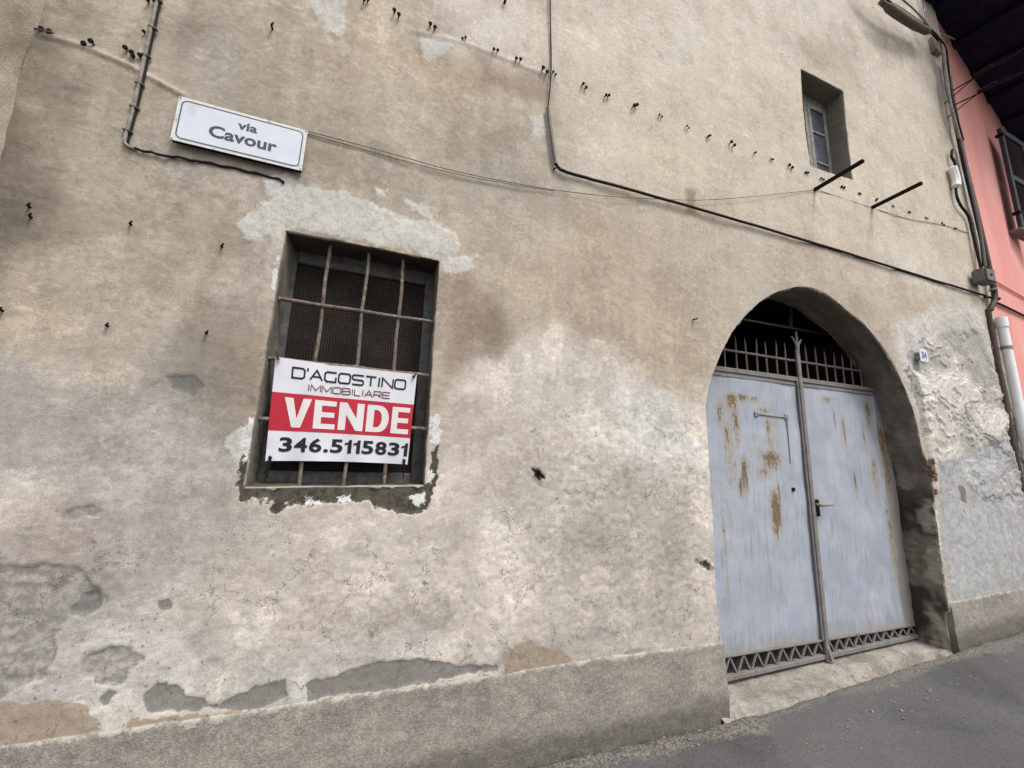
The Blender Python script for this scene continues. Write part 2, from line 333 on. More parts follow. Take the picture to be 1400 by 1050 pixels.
M_CONDUIT = mat_plain('dull_zinc_conduit', (0.26, 0.235, 0.21), 0.6, 0.2, 40, dirt=(0.10, 0.08, 0.065), dirt_amt=0.5, dscale=22)
M_BROWNPIPE = mat_plain('brown_pipe_paint', (0.070, 0.042, 0.034), 0.6, 0.25, 20)
M_WHITEPIPE = mat_plain('white_pipe_plastic', (0.84, 0.83, 0.82), 0.5, 0.06, 12)
M_BOX = mat_plain('grey_box_plastic', (0.135, 0.122, 0.115), 0.6, 0.12, 25)
M_SIGN = mat_plain('white_enamel', (0.60, 0.63, 0.70), 0.42, 0.04, 8, bump=0.03, dirt=(0.50, 0.50, 0.52), dirt_amt=0.2, dscale=6)
M_SIGNEDGE = mat_plain('sign_rim', (0.62, 0.61, 0.60), 0.5, 0.08, 40, dirt=(0.26, 0.22, 0.18), dirt_amt=0.25, dscale=35)
M_SIGNINK = mat_plain('sign_lettering', (0.048, 0.055, 0.065), 0.5, 0.1, 30, bump=0.02)
M_VINYL = mat_plain('white_vinyl', (0.62, 0.62, 0.66), 0.45, 0.05, 6, bump=0.05, dirt=(0.52, 0.51, 0.52), dirt_amt=0.35, dscale=4)
M_RED = mat_plain('red_print', (0.42, 0.012, 0.032), 0.45, 0.06, 8, bump=0.03)
M_INK = mat_plain('black_print', (0.022, 0.021, 0.026), 0.5, 0.1, 20, bump=0.02)
M_MAROON = mat_plain('maroon_print', (0.17, 0.045, 0.05), 0.5, 0.1, 20, bump=0.02)
M_LETTER = mat_plain('white_print', (0.66, 0.64, 0.63), 0.45, 0.03, 8, bump=0.03)
M_WOOD = mat_plain('grey_blue_window_paint', (0.095, 0.098, 0.095), 0.7, 0.3, 30, dirt=(0.06, 0.05, 0.042), dirt_amt=0.6, dscale=14)
M_SASH = mat_plain('pale_window_paint', (0.22, 0.22, 0.20), 0.7, 0.3, 30, dirt=(0.13, 0.11, 0.09), dirt_amt=0.6, dscale=18)
M_SCREEN = mat_screen(); M_PANE = mat_glass('dusty_pane', (0.065, 0.075, 0.092), 0.15)
M_DARKROOM = mat_plain('dark_interior', (0.045, 0.04, 0.036), 0.95, 0.2, 5)
M_SHUTTER = mat_plain('dark_shutter_paint', (0.045, 0.047, 0.058), 0.55, 0.2, 20)
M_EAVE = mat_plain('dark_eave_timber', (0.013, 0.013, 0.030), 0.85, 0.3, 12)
M_BRICK = mat_plain('old_red_brick', (0.19, 0.075, 0.048), 0.92, 0.4, 30, dirt=(0.20, 0.155, 0.12), dirt_amt=0.9, dscale=30)
M_STONE = mat_plain('pale_grit', (0.20, 0.185, 0.165), 0.95, 0.3, 30)
M_ROOF = mat_plain('clay_roof', (0.25, 0.12, 0.08), 0.9, 0.3, 12)
M_SLATEBLUE = mat_plain('grey_blue_render', (0.12, 0.125, 0.15), 0.9, 0.15, 15)

# ------------------------------------------------------------------ ground
def gz(x, y=0.0):                                  # the street climbs gently to the right
    x = np.asarray(x, float); return 0.045*np.where(x > 2.3, np.where(x > 12, 9.7, x-2.3), 0.0)*sstep(2.0, 3.4, x)
def lines(segs):
    out = [segs[0][0]]
    for a, b, s in segs:
        n = max(1, int(round((b-a)/s))); out += list(np.linspace(a, b, n+1)[1:])
    return np.array(out)
def grid_faces(nx, nz):
    i, j = np.meshgrid(np.arange(nx-1), np.arange(nz-1), indexing='ij'); a = (i*nz+j).ravel()
    return np.stack([a, a+nz, a+nz+1, a+1], 1)
def make_road():
    xs = lines([(-90, -20, 10), (-20, -3, 0.8), (-3, 9, 0.03), (9, 25, 0.8), (25, 100, 10)])
    ys = lines([(-60, -8, 6), (-8, -3, 0.5), (-3, 0.06, 0.03), (0.06, 1.0, 0.2), (1, 40, 6)])
    X, Y = [a.ravel() for a in np.meshgrid(xs, ys, indexing='ij')]
    near = sstep(12, 6, np.abs(X-3))
    Z = gz(X)+near*(0.006*fbm(X, Y, 0.9, 3, 3)+0.0035*fbm(X, Y, 0.14, 3, 4))
    wallside = sstep(-0.26, 0.0, Y+0.06*fbm(X, Y, 0.35, 4, 5))      # grit collects along the foot of the plinth
    Z = Z+near*wallside*(0.010+0.010*fbm(X, Y, 0.08, 3, 6))
    Z = Z-0.12*sstep(-0.06, 0.03, Y)
    dust = np.clip(wallside*0.9-0.25, -0.5, 1)
    o = fast_mesh('road', np.stack([X, Y, Z], 1), grid_faces(len(xs), len(ys)), M_ROAD, attrs={'dust': dust})
    tag(o, kind='structure'); return o
make_road()

# ------------------------------------------------------------------ the old house: wall with its openings
XL, XR, ZT = -1.64, 6.50, 8.30
house = empty('old_house', (2.4, 0, 0), 'weathered beige plaster house with barred window, small upper window and arched gate', 'house')
ARCH_PX = [(988, 905), (986, 880), (978, 800), (975, 720), (971, 640), (967, 570), (967, 550), (973, 519), (981, 496), (991, 473), (1008, 445), (1030, 420), (1053, 403), (1079, 394), (1097, 392), (1117, 396), (1135, 406), (1156, 423), (1177, 439), (1193, 457), (1207, 475), (1218, 491), (1231, 517), (1242, 542), (1250, 565), (1256, 589), (1261, 614), (1270, 637), (1275, 653), (1277, 680), (1287, 751), (1296, 823), (1302, 863), (1307, 890)]
ap = [wp(*p) for p in ARCH_PX]; ap = [(ap[0][0], -0.4)]+ap+[(ap[-1][0], -0.4)]
ARCH = catmull(ap, 5)
WIN1 = poly([(390, 315), (601, 357), (581, 665), (331, 668)])
WIN2 = poly([(1095, 93), (1153, 125), (1166, 247), (1107, 228)])
OPEN = [ARCH, WIN1, WIN2]

PX = {}
PX['light'] = [
    [(372, 262), (388, 252), (430, 260), (470, 266), (500, 276), (540, 289), (575, 302), (608, 309), (622, 320), (628, 340), (622, 350), (652, 350), (642, 370), (606, 374), (600, 352), (500, 330), (392, 312), (384, 328), (366, 322), (352, 338), (338, 330), (325, 306), (345, 290), (362, 276)],
    [(357, 538), (349, 575), (320, 588), (309, 604), (318, 624), (330, 640), (338, 618), (350, 596), (362, 560)],
    [(424, -10), (432, 20), (446, 38), (466, 46), (474, 26), (470, -10)],
    [(572, 52), (594, 48), (622, 60), (604, 74), (592, 84), (580, 76)],
    [(545, 268), (560, 272), (585, 288), (592, 300), (578, 294), (556, 284)], [(516, 260), (530, 258), (530, 272), (518, 272)],
    [(366, 246), (392, 242), (404, 258), (384, 270), (368, 262)], [(724, 160), (742, 156), (748, 184), (730, 190)],
    [(395, 945), (420, 930), (424, 962), (396, 966)],
    [(130, 974), (160, 978), (168, 1000), (150, 1008), (138, 998)]]
PX['white'] = [[(589, 570), (600, 566), (604, 590), (598, 606), (590, 602)], [(585, 646), (592, 644), (591, 658), (585, 660)], [(562, 680), (582, 674), (580, 690), (568, 692)], [(414, 682), (436, 684), (440, 690), (420, 691)],
    [(372, 394), (379, 350), (383, 352), (376, 396)], [(340, 575), (352, 560), (350, 592), (342, 620), (332, 634), (330, 600)], [(460, 680), (478, 678), (480, 686), (462, 688)],
    [(1275, 700), (1281, 696), (1289, 752), (1284, 752)], [(1312, 240), (1318, 236), (1322, 262), (1316, 266)]]
PX['mortar'] = [[(346, 592), (336, 630), (320, 660), (328, 684), (352, 685), (372, 685), (378, 695), (386, 684), (420, 684), (470, 688), (506, 688), (510, 700), (540, 702), (562, 704), (584, 696), (594, 664), (599, 636), (597, 610), (591, 618), (584, 664), (540, 662), (420, 662), (336, 664), (350, 606)],
    [(954, 769), (966, 766), (974, 773), (968, 780), (958, 778)], [(728, 642), (738, 645), (746, 654), (734, 650)], [(1268, 620), (1280, 650), (1270, 655)]]
PX['spall'] = [[(-20, 776), (30, 772), (60, 769), (90, 774), (110, 784), (128, 802), (137, 824), (124, 836), (100, 842), (72, 858), (66, 880), (72, 900), (64, 928), (30, 940), (10, 955), (-20, 960)],
    [(104, 904), (118, 892), (150, 881), (178, 886), (196, 898), (192, 914), (168, 930), (130, 932), (112, 920)],
    [(20, 722), (40, 718), (46, 732), (30, 738)], [(72, 712), (104, 696), (126, 690), (120, 704), (90, 716)], [(950, 766), (968, 764), (978, 778), (962, 780)],
    [(122, 742), (136, 744), (134, 758)], [(1236, 500), (1242, 498), (1262, 540), (1270, 590), (1262, 600), (1254, 560), (1244, 530)]]
PX['damp'] = [[(200, 948), (212, 934), (228, 931), (248, 934), (256, 948), (278, 952), (300, 960), (326, 948), (362, 936), (388, 931), (394, 950), (362, 966), (300, 972), (206, 972)],
    [(418, 934), (470, 918), (530, 905), (600, 902), (680, 908), (684, 918), (600, 930), (500, 946), (424, 958)], [(134, 958), (146, 944), (160, 946), (152, 966), (140, 968)], [(100, 836), (114, 815), (130, 812), (134, 828), (118, 840)],
    [(217, 826), (228, 822), (230, 830), (220, 834)], [(572, 796), (580, 790), (588, 798), (580, 804)], [(228, 516), (262, 514), (276, 526), (264, 540), (244, 532)], [(1308, 662), (1318, 664), (1322, 690), (1314, 684)]]
PX['tan'] = [[(-30, 960), (60, 956), (110, 962), (138, 980), (140, 998), (70, 1014), (-30, 1026)], [(166, 1000), (180, 984), (240, 978), (330, 968), (330, 978), (240, 994)], [(688, 926), (686, 892), (720, 876), (760, 884), (782, 900), (774, 914)], [(836, 902), (860, 886), (880, 888), (868, 902)]]
PX['cement'] = [[(1282, 632), (1330, 622), (1350, 600), (1372, 590), (1400, 650), (1420, 700), (1420, 800), (1300, 824), (1290, 760), (1284, 690)]]
LUMPY = poly([(1228, 492), (1250, 470), (1300, 452), (1340, 448), (1356, 490), (1380, 560), (1410, 640), (1410, 700), (1340, 690), (1300, 636), (1272, 634), (1256, 570)])
ROUGH = poly([(1222, 440), (1262, 424), (1336, 414), (1420, 640), (1420, 800), (1300, 822), (1284, 720), (1256, 580), (1232, 505)])

def wall_fields(X, Z):
    """lime-wash colour (albedo), patch distance fields and relief for points of the wall face"""
    A = {k: np.max([sdf(poly(p), X, Z) for p in v], 0) for k, v in PX.items()}
    f1 = fbm(X, Z, 0.9, 5, 1); f2 = fbm(X, Z, 0.35, 5, 2); f3 = fbm(X, Z, 0.12, 4, 3)
    wob = 0.16*f2+0.06*f3
    f4 = fbm(X, Z, 0.035, 3, 4, 0.6)
    for q in ('spall', 'mortar'): A[q] = A[q]+0.022*f3+0.012*f4
    A['spall'] = A['spall']+0.020*fbm(X*0.45, Z*1.3, 0.06, 3, 14)-0.004
    for q in ('light', 'damp', 'tan'): A[q] = A[q]+0.014*f3+0.008*f4
    A['mortar'] = A['mortar']+0.006
    K = 0.86
    base = np.empty((len(X), 3)); base[:] = lin(191, 175, 155, K)
    def stain_or_light(px, c, soft=0.25, amt=1.0, wobk=1.0, bias=0.0):
        m = sstep(-soft, soft, sdf(poly(px), X, Z, 1.2)+bias+wob*wobk)*amt
        base[:] = base*(1-m[:, None])+np.array(lin(*c, K))*m[:, None]
    # bleached clouds, greyer bands, warm stains; light falloff painted brighter right, darker left
    stain_or_light([(620, 70), (760, 90), (1000, 160), (1110, 60), (1300, 60), (1300, -40), (600, -40)], (216, 203, 188), 0.30, 0.85, 2.2)
    stain_or_light([(1180, 60), (1290, 100), (1330, 340), (1350, 420), (1200, 380), (1180, 250)], (216, 205, 188), 0.35, 0.85, 1.5)
    stain_or_light([(800, 130), (1060, 60), (1340, 200), (1350, 410), (1150, 345), (800, 245)], (212, 197, 175), 0.35, 0.85, 1.2)  # painted brighter for the stronger light at the upper right
    stain_or_light([(-60, -20), (430, -20), (420, 130), (700, 220), (760, 270), (620, 330), (340, 300), (-60, 420)], (168, 156, 139), 0.30, 0.8, 1.2)  # painted darker to carry the light falling off to the left
    stain_or_light([(440, 110), (640, 130), (740, 200), (740, 330), (620, 330), (420, 240)], (172, 160, 142), 0.25, 0.6, 1.5)
    stain_or_light([(440, 30), (560, 60), (700, 90), (740, 130), (640, 120), (480, 90)], (188, 164, 138), 0.16, 0.7, 1.2)
    stain_or_light([(640, 66), (740, 110), (742, 140), (660, 118)], (160, 138, 117), 0.06, 0.7, 0.5)
    stain_or_light([(225, 30), (260, 20), (290, 70), (235, 85)], (150, 137, 124), 0.08, 0.7, 0.5)
    stain_or_light([(-60, 90), (60, 30), (70, 200), (-20, 480), (-60, 480)], (118, 108, 96), 0.20, 0.9, 0.8)  # darker towards the left corner
    # the tide mark: pale, salty lower wall
    stain_or_light([(560, 640), (590, 560), (622, 505), (665, 474), (720, 456), (770, 448), (830, 462), (872, 500), (910, 530), (950, 546), (975, 520), (1000, 900), (600, 960), (300, 1000), (-60, 1060), (-60, 620), (220, 600), (330, 690)], (205, 193, 181), 0.035, 0.92, 0.40)
    stain_or_light([(640, 480), (760, 452), (850, 480), (960, 556), (970, 640), (880, 660), (760, 560), (650, 540)], (214, 203, 191), 0.10, 0.8, 0.9)
    stain_or_light([(840, 520), (930, 545), (960, 620), (900, 640), (850, 580)], (214, 211, 207), 0.08, 0.8, 0.8)
    stain_or_light([(-60, 480), (200, 480), (310, 545), (330, 690), (330, 900), (200, 990), (-60, 1050)], (166, 161, 154), 0.20, 0.85, 1.2)
    stain_or_light([(240, 545), (310, 560), (300, 640), (220, 620), (180, 560)], (184, 180, 173), 0.10, 0.6, 0.8)
    stain_or_light([(-60, 620), (110, 640), (130, 720), (60, 780), (-60, 760)], (180, 161, 151), 0.12, 0.5, 1.0)
    stain_or_light([(340, 720), (500, 740), (520, 840), (380, 880), (240, 840)], (184, 171, 156), 0.20, 0.6, 1.0)
    stain_or_light([(740, 640), (960, 640), (985, 860), (800, 890), (700, 800)], (180, 170, 160), 0.18, 0.65, 1.4)
    stain_or_light([(480, 850), (560, 822), (640, 850), (660, 890), (520, 900)], (152, 140, 127), 0.10, 0.5, 1.2)
    stain_or_light([(-60, 940), (200, 960), (500, 900), (990, 850), (990, 885), (480, 950), (-60, 1040)], (174, 168, 160), 0.06, 0.6, 0.7)
    stain_or_light([(330, 908), (420, 884), (560, 868), (690, 874), (690, 896), (560, 898), (430, 918), (340, 935)], (190, 186, 178), 0.035, 0.75, 0.35)
    stain_or_light([(760, 896), (860, 876), (980, 862), (980, 882), (860, 900), (770, 912)], (198, 190, 176), 0.035, 0.75, 0.35)
    stain_or_light([(60, 900), (200, 860), (330, 880), (420, 900), (300, 950), (150, 980)], (180, 175, 167), 0.08, 0.5, 0.8)
    # rusty brown run-off beside and below the window
    stain_or_light([(600, 372), (640, 380), (690, 410), (690, 455), (650, 488), (610, 520), (598, 500)], (154, 134, 116), 0.07, 0.75, 0.6)
    stain_or_light([(285, 430), (372, 420), (368, 560), (340, 585), (300, 575), (262, 505)], (152, 138, 122), 0.10, 0.6, 0.7)
    stain_or_light([(640, 270), (960, 330), (968, 520), (900, 500), (780, 440), (690, 400)], (193, 173, 151), 0.25, 0.6, 1.0)
    stain_or_light([(938, 258), (954, 258), (952, 292), (940, 290)], (150, 125, 100), 0.03, 0.8, 0.2)
    stain_or_light([(1222, 440), (1262, 424), (1336, 414), (1420, 640), (1420, 800), (1300, 822), (1284, 720), (1256, 580), (1232, 505)], (208, 203, 194), 0.10, 0.9, 0.6)
    bl = fbm(X, Z*0.6, 0.34, 5, 91, 0.6); nA = fbm(X, Z, 0.12, 4, 92, 0.65); fl = fbm(X+0.03*f3, Z*2.2, 0.05, 3, 93, 0.6); mud = fbm(X, Z*0.8, 0.55, 6, 94, 0.62)
    run = fbm(X+0.02*f3, Z*0.10, 0.07, 4, 95, 0.6)*(0.35+0.65*sstep(1.4, 2.4, Z))
    k = 1+0.045*f1+0.045*np.clip(bl, -1, 1)-0.07*sstep(0.15, 0.75, nA)+0.05*sstep(-0.1, -0.7, nA)+0.11*run+0.13*sstep(0.35, 0.8, fl)-0.11*sstep(-0.35, -0.8, fl)
    calm = sstep(1.9, 3.0, Z+0.25*f1)*sstep(-0.6, 1.0, X); k = 1+(k-1)*(1-0.55*calm)
    base *= k[:, None]
    hi = 1-0.6*sstep(2.2, 3.4, Z)*sstep(0.0, 1.5, X)
    m = hi*0.13*sstep(0.12, 0.55, mud); base *= 1-m[:, None]*np.array((0.42, 0.48, 0.53))
    m = 0.25*sstep(-0.15, -0.55, mud); g = base.mean(1, keepdims=True); base[:] = base*(1-m[:, None])+(g*np.array((1.16, 1.12, 1.07)))*m[:, None]
    g = base.mean(1, keepdims=True); base[:] = g+(base-g)*0.82; base[:] *= np.array((1.0, 1.0, 1.005))
    lum = sstep(-0.05, 0.12, sdf(LUMPY, X, Z)+0.05*f3); rg = sstep(-0.05, 0.15, sdf(ROUGH, X, Z)+0.05*f3)
    tide = sstep(-0.05, 0.15, sdf(poly([(560, 640), (590, 560), (622, 505), (665, 474), (720, 456), (770, 448), (830, 462), (872, 500), (910, 530), (950, 546), (975, 520), (1000, 900), (600, 960), (300, 1000), (-60, 1060), (-60, 620), (220, 600), (330, 690)]), X, Z)+0.08*f2)
    top = sstep(2.6, 3.6, Z+0.5*f1)
    A['gap'] = fbm(X, Z, 0.20, 3, 97)
    A['flake'] = fbm(X, Z, 0.30, 5, 96, 0.62)*(1.1-0.5*calm)-0.22+0.22*tide+0.02*top-0.10*(1-tide)*(1-top)
    ridg = 1-np.abs(fbm(X, Z, 0.26, 4, 8)); ridg2 = 1-np.abs(fbm(X, Z, 0.16, 4, 9))
    tired = np.maximum(sstep(-0.2, 0.2, sdf(poly([(740, 560), (975, 560), (990, 880), (600, 940), (640, 760)]), X, Z)), 0.8*sstep(-0.1, 0.3, 1.25-Z+0.2*f2)); tired = np.maximum(tired, rg*0.7); A['tired'] = tired
    # relief: negative = towards the street
    Y = -0.012*fbm(X, Z, 1.1, 3, 5)-0.0045*fbm(X, Z, 0.30, 3, 6)-0.0011*fbm(X, Z, 0.07, 3, 7)
    w_ = sstep(0.44, 0.85, Z); Y = Y*(0.12+0.88*w_)-0.002*(1-w_)+0.03*sstep(0.40, 0.36, Z)
    Y += -0.010*sstep(-0.02, 0.02, A['light']+0.03*f3)*0.35
    Y += 0.006*sstep(-0.003, 0.005, A['spall'])+sstep(-0.01, 0.03, A['spall'])*0.0022*fbm(X*0.5, Z*1.6, 0.05, 3, 12)
    Y += 0.008*sstep(-0.003, 0.006, A['mortar'])+0.004*sstep(-0.003, 0.005, A['damp'])
    # skins of render lifting off in layers right of the arch
    tl = fbm(X+0.05*f3, Z+0.03*f2, 0.30, 3, 8, 0.5)*1.7+0.10*f4
    lay = sum(sstep(q-0.05, q+0.05, tl)+0.35*np.exp(-((tl-q-0.06)/0.05)**2) for q in (-0.75, -0.25, 0.2, 0.65))
    zone = np.maximum(lum, 0.16*rg*(1-0.7*sstep(-0.02, 0.1, A['cement'])))
    Y += -zone*(0.0080*(lay-2.0)+0.006*fbm(X, Z, 0.16, 3, 9))-rg*0.006
    lz = np.clip(lum+0.35*rg, 0, 1)*sstep(0.1, 0.0, A['cement']); v = 0.70+0.115*np.clip(lay, 0, 4.5)
    base *= (1-lz*(1-v))[:, None]
    Y += -tired*0.0022*fbm(X, Z, 0.035, 2, 13)
    ridge = lsdf(poly([(60, 50), (120, 66), (180, 92), (250, 130)]), X, Z); Y += -0.010*np.exp(-(ridge/0.014)**2)
    ridge = lsdf(poly([(560, 40), (640, 60), (745, 100)]), X, Z); Y += -0.006*sstep(0.03, 0, ridge)
    return base, A, Y

def make_wall():
    xs = [XL]; 
    while xs[-1] < XR: xs.append(xs[-1]+(0.0078+0.0072*max(0, min(1, (xs[-1]-1.0)/4.5)) if xs[-1] < 4.6 else 0.0105))
    xs = np.array(xs); xs = XL+(xs-XL)*(XR-XL)/(xs[-1]-XL)
    zs = lines([(-0.15, 3.6, 0.0088), (3.6, 5.6, 0.0125), (5.6, ZT, 0.022)])
    X, Z = [a.ravel() for a in np.meshgrid(xs, zs, indexing='ij')]
    Fq = grid_faces(len(xs), len(zs))[:, ::-1] if False else grid_faces(len(xs), len(zs))
    S = [sdf(P, X, Z, 0.3) for P in OPEN]; s = np.max(S, 0)
    Fq = Fq[~(s[Fq] > 0).all(1)]
    used = np.zeros(len(X), bool); used[Fq.ravel()] = True
    for k, P in enumerate(OPEN):                                   # pull the stepped rim onto the true outline
        for it in range(2):
            sk = sdf(P, X, Z, 0.05); m = used & (sk > 0)
            if it == 0: rim = m.copy()
            e = 1e-4; xx = X[m]; zz = Z[m]
            gx = (sdf(P, xx+e, zz, 0.2)-sdf(P, xx-e, zz, 0.2))/(2*e); gzv = (sdf(P, xx, zz+e, 0.2)-sdf(P, xx, zz-e, 0.2))/(2*e)
            g = np.hypot(gx, gzv)+1e-9; X[m] = xx-gx/g*sk[m]; Z[m] = zz-gzv/g*sk[m]
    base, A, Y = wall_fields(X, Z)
    # ragged outer corner on the right and worn arch rim
    V = np.stack([X, Y, Z], 1)
    # reveals: extrude every rim edge into the wall
    E = np.concatenate([Fq[:, [0, 1]], Fq[:, [1, 2]], Fq[:, [2, 3]], Fq[:, [3, 0]]]); key = np.sort(E, 1); kk = key[:, 0].astype(np.int64)*len(X)+key[:, 1]
    u, inv, cnt = np.unique(kk, return_inverse=True, return_counts=True); B = E[cnt[inv] == 1]
    eps = 1e-4
    outer = lambda i: (X[i] < XL+eps) | (X[i] > XR-eps) | (Z[i] < zs[0]+eps) | (Z[i] > ZT-eps)
    B = B[~(outer(B[:, 0]) & outer(B[:, 1]))]
    newV = [V]; newF = [Fq]; cols = [base]; extra = {k: [a] for k, a in A.items()}
    nv = len(V); sm = [sdf(P, X, Z, 0.1) for P in OPEN]
    depth = [0.50, 0.20, 0.21]
    for k, P in enumerate(OPEN):
        Bk = B[(np.abs(sm[k][B[:, 0]]) < 0.02) & (np.abs(sm[k][B[:, 1]]) < 0.02)]
        ids = np.unique(Bk); loc = {v: i for i, v in enumerate(ids)}; bi = np.vectorize(loc.get)(Bk)
        x0 = X[ids]; z0 = Z[ids]; y0 = Y[ids]; e = 1e-4
        gx = (sdf(P, x0+e, z0, .2)-sdf(P, x0-e, z0, .2)); gg = (sdf(P, x0, z0+e, .2)-sdf(P, x0, z0-e, .2)); g = np.hypot(gx, gg)+1e-9; gx /= g; gg /= g
        prev = ids; cur_n = len(ids)
        if k == 0: steps = [0.012, 0.03, 0.06, 0.09, 0.12, 0.15, 0.18, 0.21, 0.24, 0.27, 0.30]
        elif k == 1: steps = [0.010, 0.03, 0.055, 0.08, 0.11, 0.14, 0.17, 0.20]
        else: steps = [0.008, 0.05, 0.10, 0.15, 0.21]
        for st in steps:
            n_ = fbm(x0*1.7+z0*2.3, np.full_like(x0, st*6)+z0, 0.20, 5, 21+k, 0.6); ins = (0.007 if st > 0.005 else 0)+(0.016 if k == 0 else 0.005)*n_
            if k == 1: ins = ins+0.10*st*(x0 < -0.3)                                  # left reveal is splayed
            yy = y0*(1-min(1, st/0.08))+st
            nvv = np.stack([x0+gx*ins, yy, z0+gg*ins], 1); new_ids = nv+np.arange(cur_n)
            newV.append(nvv)
            # reveal plaster: greyer and darker than the street face, darkest on the window soffit
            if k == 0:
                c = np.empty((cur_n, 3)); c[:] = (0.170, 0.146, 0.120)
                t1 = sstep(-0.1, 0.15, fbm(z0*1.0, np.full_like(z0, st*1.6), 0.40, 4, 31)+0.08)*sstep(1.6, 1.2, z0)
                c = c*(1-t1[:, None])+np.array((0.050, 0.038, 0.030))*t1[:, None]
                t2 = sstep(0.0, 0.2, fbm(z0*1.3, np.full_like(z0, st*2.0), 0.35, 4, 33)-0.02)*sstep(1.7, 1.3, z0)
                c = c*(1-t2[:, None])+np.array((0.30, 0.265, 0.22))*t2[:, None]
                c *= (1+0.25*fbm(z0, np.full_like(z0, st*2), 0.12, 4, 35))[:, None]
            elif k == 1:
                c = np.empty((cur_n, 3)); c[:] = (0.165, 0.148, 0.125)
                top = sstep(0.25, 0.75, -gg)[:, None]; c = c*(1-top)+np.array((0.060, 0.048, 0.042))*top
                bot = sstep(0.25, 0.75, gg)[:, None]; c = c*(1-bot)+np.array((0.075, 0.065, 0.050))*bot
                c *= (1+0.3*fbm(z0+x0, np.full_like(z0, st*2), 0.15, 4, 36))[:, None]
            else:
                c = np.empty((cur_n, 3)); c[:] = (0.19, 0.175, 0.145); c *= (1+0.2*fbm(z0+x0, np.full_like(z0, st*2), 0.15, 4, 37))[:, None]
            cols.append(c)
            for kk2 in extra: extra[kk2].append(np.full(cur_n, -0.2 if kk2 != 'tired' else 0.3))
            pa = prev[bi] if st != steps[0] else Bk
            nb = new_ids[bi]; newF.append(np.stack([pa[:, 1], pa[:, 0], nb[:, 0], nb[:, 1]], 1)); prev = new_ids; nv += cur_n
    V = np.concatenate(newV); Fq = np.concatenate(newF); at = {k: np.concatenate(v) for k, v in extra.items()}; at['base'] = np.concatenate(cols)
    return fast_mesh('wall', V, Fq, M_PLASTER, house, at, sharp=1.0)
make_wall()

# shell behind the wall (side, back, floors, roof) so that the rooms are dark
MB().box(XL+0.02, XR-0.02, 6.0, 6.2, -0.2, ZT).build('back_wall', M_DARKROOM, house)
MB().box(XL+0.01, XL+0.21, 0.55, 5.99, -0.2, ZT).build('side_wall', M_DARKROOM, house)
MB().box(XR-0.22, XR-0.02, 0.30, 5.99, -0.2, ZT).build('side_wall', M_DARKROOM, house)
MB().box(XL+0.22, XR-0.23, 0.30, 5.99, 3.35, 3.55).build('floor_slab', M_DARKROOM, house)
MB().box(0.9, 1.1, 0.30, 5.98, -0.2, 3.34).build('partition', M_DARKROOM, house)
rf = MB(); rf.add([(XL-0.1, -0.35, ZT+0.02), (XR, -0.35, ZT+0.02), (XR, 6.5, ZT+2.2), (XL-0.1, 6.5, ZT+2.2), (XL-0.1, -0.35, ZT+0.16), (XR, -0.35, ZT+0.16), (XR, 6.5, ZT+2.36), (XL-0.1, 6.5, ZT+2.36)],
    [(0, 3, 2, 1), (4, 5, 6, 7), (0, 1, 5, 4), (1, 2, 6, 5), (2, 3, 7, 6), (3, 0, 4, 7)]); rf.build('roof', M_ROOF, house)

# plinth, in two lengths either side of the gate
def make_plinth(x0, x1, top, left_ret, right_ret):
    xs = lines([(x0, x1, 0.010)]); nx = len(xs)
    prof = [(0.10, None), (0.0, 0.0)]      # built as rows: ledge back -> lip -> face -> foot
    rows = []
    X = xs
    tz = np.array([top(x) for x in xs])+0.010*fbm(xs, xs*0, 0.35, 5, 41, 0.6)
    out = []
    for y, dz in ((0.03, 0.003), (0.0, 0.003), (-0.003, 0.002), (-0.006, -0.001), (-0.008, -0.006)):
        out.append((np.full(nx, y), tz+dz, np.full(nx, 0.004)))
    for k in range(1, 61):
        t = k/60; z = tz-0.006-t*(tz+0.12); out.append((np.full(nx, -0.009-0.020*t), z, tz*0-0.006-t*(tz+0.12)+0.004))
    V = []; edge = []; grime = []
    for k, (y, z, e) in enumerate(out):
        dy = (0.004*fbm(X, z, 0.30, 3, 42)+0.003*fbm(X, z, 0.05, 3, 43))*(1 if k > 1 else 0.3)
        xx = X.copy()
        V.append(np.stack([xx, y+dy, z], 1)); edge.append(e); grime.append(0.17-(z-gz(X)))
    n = len(V); V = np.array(V).transpose(1, 0, 2).reshape(-1, 3); edge = np.array(edge).T.ravel(); grime = np.array(grime).T.ravel()
    Fq = grid_faces(nx, n)[:, ::-1]
    # return faces at the ends
    Vl = [V]; Fl = [Fq]; El = [edge]; Gl = [grime]; nv = len(V)
    for flag, ix in ((left_ret, 0), (right_ret, nx-1)):
        if not flag: continue
        src = np.arange(ix*n, ix*n+n); prev = src
        for d in ((0.012, 0.05, 0.11, 0.18, 0.26) if ix else (0.012, 0.03, 0.05)):
            w = V[src].copy(); w[:, 1] += d; w[:, 0] += (0.006 if ix == 0 else -0.006)*0+0.006*fbm(w[:, 2], w[:, 1], 0.08, 3, 44)
            Vl.append(w); El.append(edge[src]*0-0.1); Gl.append(grime[src]); ids = nv+np.arange(n)
            Fl.append(np.stack([prev[:-1], prev[1:], ids[1:], ids[:-1]], 1)[:, ::(1 if ix else -1)]); prev = ids; nv += n
    return fast_mesh('plinth', np.concatenate(Vl), np.concatenate(Fl), M_PLINTH, house, {'edge': np.concatenate(El), 'grime': np.concatenate(Gl)}, sharp=1.1)
make_plinth(XL, wp(988, 900)[0]+0.012, lambda x: 0.437-0.006*x, False, True)
make_plinth(wp(1303, 870)[0]+0.012, XR, lambda x: 0.464+0.020*(x-4.77), True, False)

